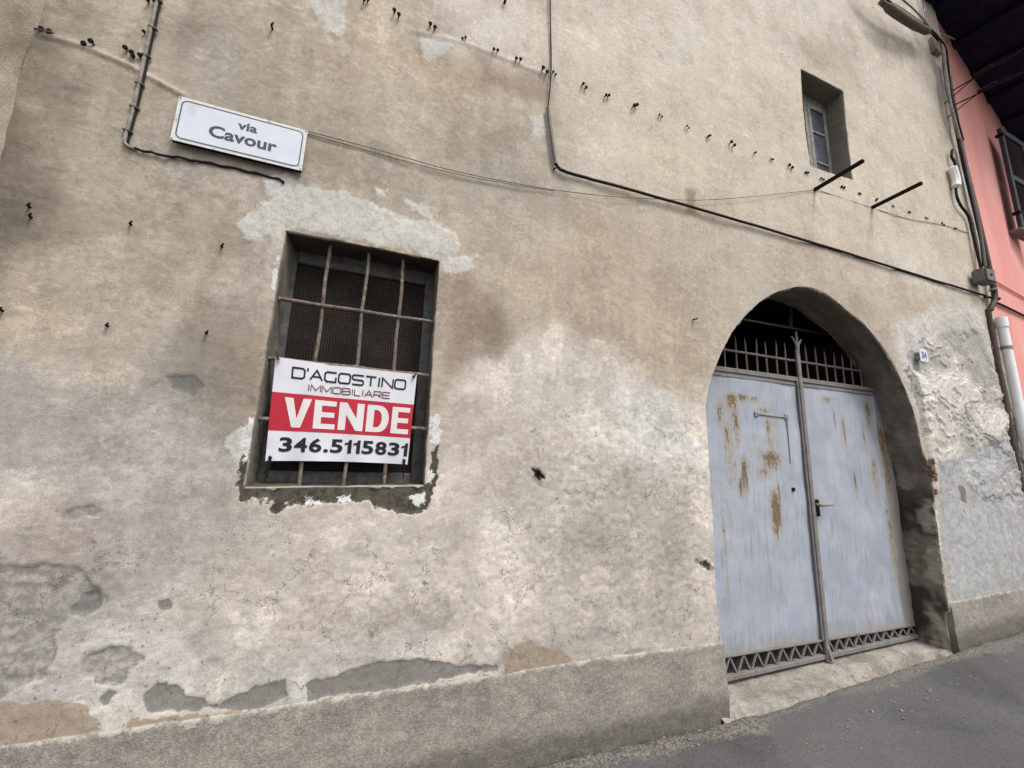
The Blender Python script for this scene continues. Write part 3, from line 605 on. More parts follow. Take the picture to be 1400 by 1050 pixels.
# doorstep: worn concrete laid between the jambs, feathering out over the asphalt
def make_step():
    xs = lines([(2.20, 4.86, 0.02)]); ys = lines([(-0.75, 0.65, 0.02)]); X, Y = [a.ravel() for a in np.meshgrid(xs, ys, indexing='ij')]
    fr = [gp(990, 990, 0.0), gp(1040, 972, .01), gp(1080, 962, .02), gp(1120, 948, .03), gp(1150, 930, .04), (gp(1190, 908, .06)), gp(1230, 898, .07), gp(1270, 888, .09), gp(1300, 884, .10)]
    P = np.array([(2.1, 0.8)]+[(2.1, fr[0][1])]+fr+[(4.95, fr[-1][1]), (4.95, 0.8)])
    d = sdf(P, X, Y, 0.5)+0.085*fbm(X, Y, 0.20, 6, 51, 0.62)
    Z = gz(X)*(1-0.45*sstep(-0.12, 0.12, Y))+0.012+0.005*fbm(X, Y, 0.3, 3, 52)+0.003*fbm(X, Y, 0.06, 3, 53)
    Z = Z-0.07*sstep(0.05, -0.06, d)
    return fast_mesh('doorstep', np.stack([X, Y, Z], 1), grid_faces(len(xs), len(ys)), M_STEP, house)
make_step()

# bricks showing where the arch edge has broken away
random.seed(4)
for px, py, w, h, a, d in ((1271.5, 640, 0.060, 0.062, 0.10, 0.07), (1276, 653, 0.050, 0.055, -0.06, 0.09), (1277, 672, 0.035, 0.050, 0.10, 0.05)):
    x, z = wp(px, py); b = MB().box(-w/2, w/2, -0.030, d, -h/2, h/2); o = b.build('brick', M_BRICK, None, 0.006)
    o.location = (x+w/2-0.009, 0.014, z); o.rotation_euler = (0.06, a, 0.05); child(o, house)

# ------------------------------------------------------------------ barred window
def make_window():
    Y0 = 0.165
    x0, z0 = -0.555, 1.335; x1, z1 = 0.325, 2.70
    f = MB(); t = 0.085
    f.box(x0, x0+t, Y0, Y0+0.05, z0, z1); f.box(x1-t, x1, Y0, Y0+0.05, z0, z1); f.box(x0+t, x1-t, Y0, Y0+0.05, z1-t-0.035, z1); f.box(x0+t, x1-t, Y0-0.02, Y0+0.05, z0, z0+t+0.02)
    win = f.build('window', M_WOOD, house, 0.006)
    MB().box(x0+t, x1-t, Y0+0.030, Y0+0.034, z0+t+0.02, z1-t-0.035).build('pane', M_SCREEN, win)
    m = MB(); a, b, c, d = x0+t, x1-t, z0+t+0.02, z1-t-0.035; n = 52
    for k in range(1, n): q = a+(b-a)*k/n; m.beam((q, Y0+0.018, c), (q, Y0+0.018, d), 0.0016, 0.0016)
    n = 88
    for k in range(1, n): q = c+(d-c)*k/n; m.beam((a, Y0+0.020, q), (b, Y0+0.020, q), 0.0016, 0.0016)
    tag(m.build('fly_screen', M_MESHWIRE, win), kind='stuff')
    yb = 0.055; r = 0.0095
    for xx in (-0.300, -0.099, 0.094):
        pts = [(xx+0.004*math.sin(k*1.7+xx*9), yb, 1.36+k*(2.72-1.36)/10) for k in range(11)]
        MB().tube(pts, r, 8).build('grille_bar', M_BAR, win, smooth=True)
    for zz, s in ((2.312, -0.008), (1.995, -0.010), (1.690, -0.006)):
        pts = [(-0.56+k*0.9/8, yb-0.008, zz+s*k/8+0.002*math.sin(k*2)) for k in range(9)]
        MB().tube(pts, 0.0105, 8).build('grille_bar', M_BAR, win, smooth=True)
    return win
make_window()

def make_upper_window():
    Y0 = 0.175; x0, x1, z0, z1 = 3.62, 4.34, 4.30, 5.48
    f = MB(); t = 0.055
    f.box(x0, x0+t, Y0, Y0+0.05, z0, z1); f.box(x1-t, x1, Y0, Y0+0.05, z0, z1); f.box(x0+t, x1-t, Y0, Y0+0.05, z1-t-0.10, z1); f.box(x0+t, x1-t, Y0-0.01, Y0+0.05, z0, z0+t)
    win = f.build('window', M_SASH, house, 0.004)
    xm = 3.995
    for a, b in ((x0+t, xm-0.004), (xm+0.004, x1-t)):
        s = MB(); w = 0.045
        s.box(a, a+w, Y0-0.012, Y0+0.03, z0+t, z1-t-0.10); s.box(b-w, b, Y0-0.012, Y0+0.03, z0+t, z1-t-0.10); s.box(a+w, b-w, Y0-0.012, Y0+0.03, z0+t, z0+t+0.05); s.box(a+w, b-w, Y0-0.012, Y0+0.03, z1-t-0.15, z1-t-0.10)
        zz = [z0+t+0.05, z0+t+0.05+0.24, z0+t+0.05+0.60, z1-t-0.15]
        for q in zz[1:3]: s.box(a+w, b-w, Y0-0.006, Y0+0.02, q-0.011, q+0.011)
        s.build('sash', M_SASH, win, 0.003)
        for q in range(3): MB().box(a+w-0.004, b-w+0.004, Y0+0.005, Y0+0.009, zz[q]+0.004, zz[q+1]-0.004).build('pane', M_PANE, win)
make_upper_window()

# ------------------------------------------------------------------ gate
GY = 0.26
def gate_leaf(x0, x1, seam=None, tilt=0.0):
    z0, z1 = 0.205, 2.305
    xs = lines([(x0, x1, 0.009)]); zs = lines([(z0, z1, 0.009)]); X, Z = [a.ravel() for a in np.meshgrid(xs, zs, indexing='ij')]
    rust = np.zeros(len(X))-0.16+0.36*fbm(X, Z*0.4, 0.22, 4, 63)*sstep(0.6, 2.0, Z); grime = np.zeros(len(X))-0.5
    def blob(px, py, sx, sz, a):
        nonlocal rust
        x, z = wp(px, py, GY); a = a*1.1+0.38; rust = np.maximum(rust, -0.35+(a+0.35)*np.exp(-((X-x)/(sx*1.25))**2-((Z-z)/np.where(Z < z, sz*1.9, sz*0.9))**2))
    for b in ((1000, 545, .07, .07, .55), (1014, 542, .08, .04, .4), (1006, 572, .05, .16, .35), (995, 592, .05, .12, .3), (1018, 640, .04, .14, .55), (1013, 660, .03, .08, .5), (1030, 545, .06, .03, .25),
              (1050, 580, .045, .08, .4), (1052, 625, .13, .09, .45), (1060, 690, .06, .17, .62), (1064, 668, .03, .16, .3), (1045, 645, .08, .05, .3), (1168, 655, .02, .08, .5), (1153, 585, .03, .16, .3),
              (1186, 560, .05, .14, .45), (1205, 600, .07, .24, .50), (1212, 640, .05, .24, .38), (1195, 640, .05, .2, .2), (1130, 545, .10, .03, .25), (1120, 800, .02, .06, .2), (1045, 560, .10, .03, .25), (990, 730, .015, .5, .15), (1216, 720, .04, .4, .25), (1053, 600, .10, .10, .05), (1000, 620, .08, .2, .05), (985, 560, .05, .12, .3), (1180, 590, .03, .12, .25), (1140, 570, .015, .1, .3), (1100, 560, .012, .12, .2), (1222, 560, .05, .12, .4)): blob(*b)
    rust = np.maximum(rust, -0.35+0.55*np.exp(-((Z-z0)/0.05)**2)); rust = np.maximum(rust, -0.35+0.60*np.exp(-((z1-Z)/0.06)**2)); rust = np.maximum(rust, -0.35+0.55*np.exp(-(np.minimum(X-x0, x1-X)/0.035)**2)*(1+0.5*fbm(X*0, Z, 0.3, 3, 64)))
    grime = np.maximum(grime, -0.5+0.9*np.exp(-((Z-z0)/0.22)**2))
    if seam: grime = np.maximum(grime, -0.5+1.25*sstep(-0.06, 0.06, X-seam)); 
    Y = GY+0.008*fbm(X, Z, 0.45, 3, 61)+0.0012*fbm(X, Z, 0.12, 3, 62)
    if seam: Y = Y-0.006*sstep(-0.004, 0.004, X-seam)
    leaf = fast_mesh('gate_leaf', np.stack([X, Y, Z], 1), grid_faces(len(xs), len(zs)), M_GATE, house, {'rust': rust, 'grime': grime})
    # frame rails
    def P(name, fn, mat=M_GREYIRON, bevel=0.002, **k):
        m = MB(); fn(m); return m.build(name, mat, leaf, bevel, **k)
    P('top_rail', lambda m: m.box(x0, x1, GY-0.022, GY+0.03, 2.306, 2.345)); P('panel_trim', lambda m: m.box(x0, x1, GY-0.010, GY-0.002+0.006, 2.268, 2.280))
    P('spike_rail', lambda m: m.box(x0, x1, GY-0.012, GY+0.012, 2.490, 2.509), M_PICKET)
    P('bottom_rail', lambda m: m.box(x0, x1, GY-0.014, GY+0.03, 0.190, 0.204)); P('foot_rail', lambda m: m.beam((x0, GY, 0.052+float(gz(x0))*0.5), (x1, GY, 0.052+float(gz(x1))*0.5), 0.030, 0.04))
    P('back_sheet', lambda m: m.box(x0, x1, GY+0.012, GY+0.02, 0.206, 2.300), M_DARKROOM, 0)
    return leaf
GLX0, GMID, GRX1 = 2.27, 3.585, 4.775
leafL = gate_leaf(GLX0, GMID-0.003); leafR = gate_leaf(GMID+0.003, GRX1, seam=4.60)
sp_px = ((990, 480), (1006, 482), (1020, 484), (1034, 486), (1047.4, 488), (1061, 490), (1074, 492)); sp_px2 = ((1103, 496), (1116, 498), (1129, 500), (1140.6, 502), (1152, 503.5), (1164, 505), (1176, 507))
spx = [wp(*q, GY)[0] for q in sp_px]; spx = [spx[0]-0.125*k for k in (3, 2, 1)]+spx; spx2 = [wp(*q, GY)[0] for q in sp_px2]+[4.62, 4.74]
random.seed(7)
for leaf, lst in ((leafL, spx), (leafR, spx2)):
    for x in lst:
        h = 2.655+random.uniform(-0.02, 0.02); lean = random.uniform(-0.012, 0.012)
        MB().tube([(x, GY, 2.33), (x+lean*0.3, GY, 2.48), (x+lean*0.8, GY-0.004, h-0.06), (x+lean, GY-0.004, h)], [0.0078, 0.0078, 0.007, 0.0015], 6).build('spike', M_PICKET, leaf, smooth=True)
for leaf, a, b in ((leafL, GLX0, GMID), (leafR, GMID, GRX1)):
    n = 10; p = (b-a)/n
    for k in range(n):
        za = 0.066+0.5*float(gz(a+k*p)); 
        for s in (0, 1):
            xa = a+k*p+p*0.5*s; xb = xa+p*0.5; lo, hi = za, 0.193
            MB().beam((xa, GY+0.004*s, lo if s == 0 else hi), (xb, GY+0.004*s, hi if s == 0 else lo), 0.012, 0.012).build('lattice_strut', M_GREYIRON, leaf)
post = MB().box(GMID-0.021, GMID+0.021, GY-0.034, GY-0.010, 0.05, 2.60).build('gate_post', M_GREYIRON, house, 0.005)
MB().box(GMID-0.038, GMID-0.024, GY-0.024, GY-0.008, 0.20, 2.31).build('cover_strip', M_GREYIRON, post, 0.002)
for dx, h in ((-0.055, 0.11), (0.0, 0.17), (0.055, 0.10)):
    MB().tube([(GMID, GY-0.028, 2.57), (GMID+dx*0.25, GY-0.028, 2.60+h*0.45), (GMID+dx, GY-0.028, 2.60+h), (GMID+dx*1.35, GY-0.028, 2.60+h*1.02)], [0.012, 0.011, 0.007, 0.003], 6).build('finial_prong', M_GREYIRON, post, smooth=True)
MB().beam((GMID, GY-0.028, 0.16), (GMID+0.012, GY-0.05, 0.056), 0.030, 0.014).build('drop_bolt', M_GREYIRON, post, 0.003)
# lever handle with escutcheon, keyhole, old hasp outline
hx, hz = wp(1117, 692, GY-0.02)
hp = MB().box(hx-0.020, hx+0.034, GY-0.022, GY+0.004, hz-0.085, hz+0.055).build('handle_plate', M_DARKIRON, leafR, 0.006)
MB().tube([(hx, GY-0.01, hz+0.012), (hx, GY-0.055, hz+0.012), (hx+0.02, GY-0.065, hz+0.013), (hx+0.13, GY-0.062, hz+0.016)], [0.013, 0.013, 0.013, 0.011], 8).build('lever_handle', M_CONDUIT, leafR, smooth=True)
kx, kz = wp(1084, 669, GY); MB().tube([(kx, GY-0.012, kz), (kx, GY+0.0, kz)], 0.016, 10).build('lock_rose', M_DARKIRON, leafL)
ax, az = wp(1033, 566, GY); bx, bz = wp(1074, 571, GY); cx, cz = wp(1074, 634, GY)
MB().beam((ax, GY-0.006, az), (bx, GY-0.006, bz), 0.010, 0.012).build('hasp_bar', M_HASP, leafL, 0.002)
for q in (ax, bx): MB().box(q-0.020, q+0.020, GY-0.012, GY-0.002, az-0.025, az+0.02).build('hasp_lug', M_HASP, leafL, 0.004)
MB().beam((bx, GY-0.009, bz), (bx, GY-0.006, cz), 0.005, 0.010).build('hasp_edge', M_HASP, leafL, 0.002)
# iron strutting inside the dark arch
MB().beam(w3(1012, 436, 0.5), w3(1140, 459, 0.5), 0.016, 0.016).build('fanlight_bar', M_GREYIRON, house); MB().beam(w3(1081, 449, 0.5), w3(1081, 406, 0.5), 0.024, 0.02).build('fanlight_bar', M_GREYIRON, house)

# ------------------------------------------------------------------ lettering
def text_mesh(body, size=1.0, offset=0.0):
    c = bpy.data.curves.new('t', 'FONT'); c.body = body; c.size = size; c.offset = offset; c.resolution_u = 3
    o = bpy.data.objects.new('t', c); COL.objects.link(o); dg = bpy.context.evaluated_depsgraph_get(); dg.update()
    me = bpy.data.meshes.new_from_object(o.evaluated_get(dg)); bpy.data.objects.remove(o); bpy.data.curves.remove(c)
    V = np.array([v.co[:2] for v in me.vertices]); Fs = [tuple(p.vertices) for p in me.polygons]; bpy.data.meshes.remove(me)
    lo = V.min(0); hi = V.max(0); return (V-lo)/(hi-lo), Fs           # unit box
STROKES = {  # wide square letters, unit cell
    'D': [[(0, 0), (0, 1), (.82, 1), (1, .85), (1, .15), (.82, 0), (0, 0)]], "'": [[(.5, 1.12), (.35, .8)]],
    'A': [[(0, 0), (.5, 1), (1, 0)], [(.22, .32), (.78, .32)]], 'G': [[(.98, .98), (.18, .98), (0, .82), (0, .18), (.18, 0), (.95, 0), (.95, .5)]],
    'O': [[(.15, 0), (.85, 0), (1, .15), (1, .85), (.85, 1), (.15, 1), (0, .85), (0, .15), (.15, 0)]], 'S': [[(1, 1), (.12, 1), (0, .88), (0, .62), (.12, .52), (.88, .48), (1, .38), (1, .12), (.88, 0), (0, 0)]],
    'T': [[(0, 1), (1, 1)], [(.5, 1), (.5, 0)]], 'I': [[(.5, 0), (.5, 1)]], 'N': [[(0, 0), (0, 1), (1, 0), (1, 1)]], 'M': [[(0, 0), (0, 1), (.5, .15), (1, 1), (1, 0)]],
    'B': [[(0, 0), (0, 1), (.85, 1), (.95, .88), (.95, .62), (.85, .52), (0, .52)], [(.85, .52), (1, .4), (1, .12), (.88, 0), (0, 0)]], 'L': [[(0, 1), (0, 0), (1, 0)]],
    'R': [[(0, 0), (0, 1), (.88, 1), (1, .88), (1, .56), (.88, .44), (0, .44)], [(.55, .44), (1, 0)]], 'E': [[(1, 1), (0, 1), (0, 0), (1, 0)], [(0, .5), (.9, .5)]], 'V': [[(0, 1), (.5, 0), (1, 1)]]}
WID = {"'": 0.12, 'I': 0.18, 'T': 0.95, 'L': 0.8, 'M': 1.15}
def stroke_text(word, thick, gap=0.22, cellw=1.0, only=None):
    """returns verts (unit height, running x) and quads"""
    V = []; Q = []; x = 0.0
    for ch in word:
        w = WID.get(ch, 1.0)*cellw
        for pl in STROKES[ch]:
            P = [np.array((x+a*w, b)) for a, b in pl]; n = len(P); closed = np.allclose(P[0], P[-1]); Lp = []; Rp = []
            for i in range(n):
                d0 = P[i]-P[i-1] if i > 0 else (P[-1]-P[-2] if closed else P[1]-P[0]); d1 = P[i+1]-P[i] if i < n-1 else (P[1]-P[0] if closed else P[-1]-P[-2])
                d0 = d0/np.linalg.norm(d0); d1 = d1/np.linalg.norm(d1); m = d0+d1; m = m/max(np.linalg.norm(m), 1e-6); nn = np.array((-m[1], m[0])); k = 1/max(0.55, abs(nn@np.array((-d0[1], d0[0]))))
                ext = np.zeros(2)
                if not closed and i == 0: ext = -d1*thick*0.5*0
                Lp.append(P[i]+nn*thick/2*k+ext); Rp.append(P[i]-nn*thick/2*k+ext)
            b = len(V); 
            for l, r in zip(Lp, Rp): V += [l, r]
            Q += [(b+2*i, b+2*i+1, b+2*i+3, b+2*i+2) for i in range(n-1)]
        x += w+gap
    V = np.array(V); lo = V.min(0); hi = V.max(0); return (V-lo)/(hi-lo), Q
def place(V, Fs, name, mat, mapping, u0, u1, v0, v1, parent):
    me = bpy.data.meshes.new(name); me.from_pydata([(float(a), float(b), 0) for a, b in V], [], Fs)
    bm = bmesh.new(); bm.from_mesh(me); bmesh.ops.triangulate(bm, faces=bm.faces[:])
    if parent.name.startswith('for_sale'):
        for it in range(2):
            big = [e for e in bm.edges if e.calc_length() > 0.12]
            if big: bmesh.ops.subdivide_edges(bm, edges=big, cuts=2); bmesh.ops.triangulate(bm, faces=bm.faces[:])
    for v in bm.verts: v.co = mapping(u0+v.co.x*(u1-u0), v0+v.co.y*(v1-v0))
    bm.to_mesh(me); bm.free(); me.materials.append(mat); o = bpy.data.objects.new(name, me); link(o); return child(o, parent)

# ------------------------------------------------------------------ street sign
def make_sign():
    A = [np.array(w3(*q, -0.035)) for q in ((247, 133), (421, 181), (413, 236), (233, 192))]; c = sum(A)/4
    w = (np.linalg.norm(A[1]-A[0])+np.linalg.norm(A[2]-A[3]))/2; h = (np.linalg.norm(A[3]-A[0])+np.linalg.norm(A[2]-A[1]))/2
    root = empty('street_sign', (float(c[0]), -0.02, float(c[2])), 'white rectangular street name sign reading via Cavour, high on the plaster wall', 'sign')
    x0, x1, z0, z1 = c[0]-w/2, c[0]+w/2, c[2]-h/2, c[2]+h/2
    MB().box(x0, x1, -0.046, -0.0435, z0, z1).build('plate', M_SIGNEDGE, root, 0.001); MB().box(x0+0.004, x1-0.004, -0.0433, -0.022, z0+0.003, z1-0.004).build('shadow_box', M_DARKIRON, root)  # near-black box behind the plate stands in for the shadow strip under it
    for sx in (x0+0.05, x1-0.05): MB().box(sx-0.02, sx+0.02, -0.0218, 0.02, z0+0.04, z1-0.04).build('wall_batten', M_DARKIRON, root)
    def rr(x0, x1, z0, z1, r, y, n=6):
        out = []
        for cx, cz, a0 in ((x1-r, z1-r, 0), (x0+r, z1-r, 90), (x0+r, z0+r, 180), (x1-r, z0+r, 270)):
            for k in range(n+1): a = math.radians(a0+90*k/n); out.append((cx+r*math.cos(a), y, cz+r*math.sin(a)))
        return out
    d = 0.014; P = rr(x0+d, x1-d, z0+d, z1-d, 0.03, -0.0468); MB().add(P, [tuple(range(len(P)))]).build('enamel_face', M_SIGN, root)
    a = rr(x0+0.016, x1-0.016, z0+0.016, z1-0.016, 0.028, -0.0474); b = rr(x0+0.0215, x1-0.0215, z0+0.0215, z1-0.0215, 0.0225, -0.0474); n = len(a)
    MB().add(a+b, [(i, (i+1) % n, n+(i+1) % n, n+i) for i in range(n)]).build('border_line', M_SIGNINK, root)
    mp = lambda u, v: (x0+u*w, -0.0476, z0+v*h)
    V, Fs = text_mesh('via', 1, 0.028); place(V, Fs, 'lettering', M_SIGNINK, mp, 0.452, 0.605, 0.60, 0.785, root)
    V, Fs = text_mesh('Cavour', 1, 0.028); place(V, Fs, 'lettering', M_SIGNINK, mp, 0.253, 0.775, 0.270, 0.545, root)
    for sx in (0.013, 0.987):
        for sz in (0.03, 0.97): MB().tube([(x0+sx*w, -0.0465, z0+sz*h), (x0+sx*w, -0.050, z0+sz*h)], 0.0035, 8).build('screw', M_CONDUIT, root)
make_sign()

# ------------------------------------------------------------------ for-sale banner tied to the grille
def make_banner():
    yb = 0.036
    C = [np.array(w3(*q, yb)) for q in ((363, 630), (557, 635), (570, 512), (377, 488))]      # bl br tr tl
    root = empty('for_sale_banner', (float((C[0][0]+C[1][0])/2), yb, float(C[0][2])), 'white and red vinyl for sale banner tied to the barred window', 'banner')
    def mp(u, v, off=0.0):
        p = C[0]*(1-u)*(1-v)+C[1]*u*(1-v)+C[2]*u*v+C[3]*(1-u)*v
        y = 0.004*math.sin(u*6.5+v*2.0)*(1-v*0.6)+0.005*math.sin(u*3.1+0.6)*(1-v)+0.010*math.exp(-((u-0.18-0.1*v)/0.05)**2)*math.sin(v*3.1)+0.005*math.exp(-((u-0.62+0.15*v)/0.05)**2)*math.sin(v*3.1)+0.006*math.sin(u*19+1.0)*math.exp(-v*7)
        z = 0.006*math.sin(u*math.pi)*(1-v)*1.0-0.004*math.sin(u*math.pi)*v
        return (float(p[0]), float(p[1])-y-off, float(p[2])+z)
    def sheet(name, u0, u1, v0, v1, off, mat, nu=40, nv=24):
        V = [mp(u0+(u1-u0)*i/nu, v0+(v1-v0)*j/nv, off) for i in range(nu+1) for j in range(nv+1)]
        Fs = grid_faces(nu+1, nv+1); return fast_mesh(name, V, Fs, mat, root)
    sheet('vinyl_sheet', 0, 1, 0, 1, 0.0, M_VINYL); sheet('red_band', 0, 1, 0.285, 0.655, 0.0012, M_RED, 40, 10)
    m2 = lambda u, v: mp(u, v, 0.0024)
    V, Q = stroke_text("D'AGOSTINO", 0.185, 0.26, 1.3); place(V, Q, 'lettering', M_INK, m2, 0.112, 0.925, 0.800, 0.935, root)
    V, Q = stroke_text('IMMOBILIARE', 0.17, 0.26, 1.35); place(V, Q, 'lettering', M_MAROON, m2, 0.232, 0.812, 0.692, 0.772, root)
    # heavy VENDE
    u = 0.085
    for ch, wd in zip('VENDE', (0.180, 0.148, 0.178, 0.165, 0.135)):
        G = {'V': ([(0, 1), (.31, 1), (.5, .30), (.69, 1), (1, 1), (.665, 0), (.335, 0)], [(0, 1, 2, 5 + 1), (2, 3, 4, 5), (2, 5, 6)]),
             'E': ([(0, 0), (.34, 0), (.34, 1), (0, 1), (.34, .18), (1, 0), (1, .18), (.34, .41), (.94, .41), (.94, .59), (.34, .59), (.34, .82), (1, .82), (1, 1)], [(0, 1, 2, 3), (1, 5, 6, 4), (7, 8, 9, 10), (11, 12, 13, 2)]),
             'N': ([(0, 0), (.29, 0), (.29, 1), (0, 1), (.71, 0), (1, 0), (1, 1), (.71, 1), (.29, .56), (.71, .44)], [(0, 1, 2, 3), (4, 5, 6, 7), (2, 8, 4, 9)]),
             'D': None}[ch]
        if ch == 'D':
            o_ = [(0, 0), (0, 1)]; arc = [(0.46+0.54*math.sin(a)**0.8, 0.5+0.5*math.cos(a)) for a in np.linspace(0, math.pi, 15)]; arc[0] = (.46, 1); arc[-1] = (.46, 0)
            inn = [(0.42+0.26*max(0, math.sin(a))**0.8, 0.5+0.32*math.cos(a)) for a in np.linspace(0, math.pi, 15)]
            V = [(0, 0), (.32, 0), (.32, 1), (0, 1), (.32, .82), (.32, .18)]+arc+inn; na = 6; ni = 21
            Fs = [(0, 1, 2, 3)]+[(na+i, na+i+1, ni+i+1, ni+i) for i in range(14)]+[(2, na, ni, 4), (5, ni+14, na+14, 1)]
        else: V, Fs = G
        pu = np.array(V); place(pu, Fs, 'lettering', M_LETTER, m2, u, u+wd, 0.322, 0.612, root); u += wd+0.0215
    u = 0.078
    for ch in '346.5115831':
        wd = {'.': 0.034, '1': 0.050}.get(ch, 0.086); V, Fs = text_mesh(ch, 1, 0.030 if ch != '.' else 0.0)
        if ch == '1': V, Fs = np.array([(.46, 0), (1, 0), (1, 1), (.62, 1), (.46, .80), (.46, .66), (0, .60), (0, .76)]), [(0, 1, 2, 3, 4, 5), (4, 7, 6, 5)]
        place(V, Fs, 'digit', M_INK, m2, u, u+wd, 0.085, 0.225 if ch != '.' else 0.122, root); u += wd+0.0125
    for (u, v), e in (((0.022, 0.972), (-0.02, 0.05)), ((0.975, 0.965), (0.02, 0.03)), ((0.034, 0.035), (-0.004, -0.10)), ((0.970, 0.045), (0.004, -0.10))):
        p = np.array(mp(u, v, 0.004)); 
        MB().tube([p+(-0.006, 0, 0.004), p+(0.0, -0.008, 0), p+(e[0]*.4, -0.003, e[1]*.4), p+(e[0], 0.02, e[1])], [0.004, 0.009, 0.004, 0.003], 6).build('tie', M_INK, root, smooth=True)
make_banner()

# ------------------------------------------------------------------ house number
def make_number():
    C = [np.array(w3(*q, -0.045)) for q in ((1255, 476), (1268, 479), (1269.5, 496), (1257, 493.5))]; c = sum(C)/4; w, h = 0.125, 0.125
    root = empty('house_number_plate', tuple(map(float, c)), 'small white house number plate reading 34 right of the gate arch', 'number plate')
    x0, z0 = c[0]-w/2, c[2]-h/2
    MB().box(x0, x0+w, -0.050, -0.044, z0, z0+h).build('plate', M_SIGN, root, 0.002); MB().box(x0+0.03, x0+w-0.03, -0.0435, 0.01, z0+0.03, z0+h-0.03).build('mortar_bed', M_STEP, root)
    for ch, u0 in (('3', 0.2), ('4', 0.52)):
        V, Fs = text_mesh(ch, 1, 0.03); place(V, Fs, 'digit', M_SIGNINK, lambda u, v: (x0+u*w, -0.0512, z0+v*h), u0, u0+0.28, 0.24, 0.78, root)
make_number()

# ------------------------------------------------------------------ cables, conduit, clips
def path(px, y, n=5): return [np.array((p[0], y, p[1])) for p in catmull([wp(a, b) for a, b in px], n)]
def wire(name, px, y, r, mat, label, cat, group=None, n=5, wob=0.0, seg=6):
    P = path(px, y, n)
    if wob: P = [p+np.array((0, wob*math.sin(i*2.3), wob*math.sin(i*1.3+1))) for i, p in enumerate(P)]
    o = MB().tube(P, r, seg).build(name, mat, None, smooth=True); return tag(o, label, cat, group)
cond = empty('conduit', (*w3(172, 200, -0.01),), 'pale metal conduit running down the wall left of the street sign', 'conduit')
P = path([(224, -25), (216, 8), (201, 78), (186, 146), (174, 190), (173, 198), (178, 203), (186, 206)], -0.016, 6)
MB().tube(P, 0.0075, 8).build('pipe', M_CONDUIT, cond, smooth=True)
P2 = [p+np.array((0.0125, 0.004, 0)) for p in P]; MB().tube(P2, 0.0045, 6).build('companion_wire', M_CABLE, cond, smooth=True)
for q in ((217, 5), (210, 42), (201, 80), (192, 118), (185, 150), (176, 182)):
    x, z = wp(*q); MB().beam((x-0.016, -0.014, z+0.003), (x+0.022, -0.014, z-0.003), 0.010, 0.020).build('saddle', M_IRON, cond, 0.003)
wire('cable', [(184, 205), (215, 213), (262, 221), (310, 230), (350, 239), (383, 248), (388, 252)], -0.014, 0.0062, M_CABLE, 'short twisted dark cable running below the street sign to a wall hole', 'cable', wob=0.003, n=6)
wire('cable', [(751, -25), (751.5, 40), (752.5, 85), (751, 120), (748, 152)], -0.013, 0.0055, M_CABLE, 'thin vertical cable dropping from the top edge at mid wall', 'cable')
tag(MB().tube(path([(748, 150), (751, 178), (758, 227)], -0.018, 4), 0.0135, 8).build('cable_sleeve', M_BOX, None, smooth=True), 'grey plastic sleeve around the bend of the mid wall cable', 'sleeve')
wire('cable', [(757.5, 224), (761, 231), (768, 236), (790, 243), (850, 259), (950, 287), (1050, 316), (1150, 346), (1250, 377), (1320, 398), (1346, 406)], -0.020, 0.0105, M_CABLE, 'long black cable sloping across the wall above the gate arch', 'cable', wob=0.001)
wire('hanging_wire', [(8, 34), (25, 38), (45, 43), (62, 47), (78, 51)], -0.020, 0.0036, M_IRON, 'short rusty wire crossing onto the tan corner at the upper left', 'wire', n=8)
wire('hanging_wire', [(420, 182), (470, 195), (540, 214), (620, 236), (700, 252), (760, 262), (830, 270), (900, 274), (960, 275), (1030, 270), (1112, 261)], -0.016, 0.0024, M_THIN, 'long thin sagging wire from the street sign to the iron rod', 'wire', n=8)
wire('hanging_wire', [(420, 185), (470, 199), (540, 219), (620, 239), (700, 254), (758, 263)], -0.014, 0.0022, M_THIN, 'second thin wire just below the sagging one right of the sign', 'wire', n=8)
wire('hanging_wire', [(1114, 260), (1150, 272), (1190, 285), (1240, 300), (1290, 309), (1322, 320)], -0.012, 0.0026, M_THIN, 'faint wire linking the two iron rods with the right corner', 'wire', n=8)

CLIPS = [(65, 45), (123, 62), (208, 5), (202, 47), (178, 72), (188, 79), (500, 3), (542, 20), (591, 38), (634, 54), (677, 70), (708, 83), (744, 98), (757, 102), (798, 119), (829, 132), (867, 146), (902, 160), (939, 175), (968, 187), (1000, 198), (1031, 210), (1054, 219), (1079, 229), (1101, 237), (1122, 246), (1150, 257), (1173, 266), (1196, 274), (1219, 283), (1241, 291), (1265, 299), (1287, 307), (1304, 313)]
def clip_mesh():
    m = MB()
    for dx, dz in ((-0.014, -0.003), (0.014, 0.003)):
        m.tube([(dx, 0.01, dz), (dx, -0.009, dz)], 0.004, 6); m.tube([(dx, -0.006, dz), (dx, -0.009, dz), (dx, -0.015, dz), (dx, -0.017, dz)], [0.008, 0.0105, 0.0105, 0.006], 8)
    return m
LEFTCLIP = ['dark cable clip nearest the tan corner at the upper left', 'dark cable clip midway between the tan corner and the conduit', 'topmost dark clip touching the left of the conduit', 'second dark clip from the top beside the conduit', 'third dark clip down, standing off left of the conduit', 'lowest dark clip of the four beside the conduit']
ORD = 'first second third fourth fifth sixth seventh eighth ninth tenth eleventh twelfth thirteenth fourteenth fifteenth sixteenth seventeenth eighteenth nineteenth twentieth twenty-first twenty-second twenty-third twenty-fourth twenty-fifth twenty-sixth twenty-seventh twenty-eighth'.split()
cproto = clip_mesh().build('cable_clip', M_DARKIRON, None, smooth=True)
random.seed(3)
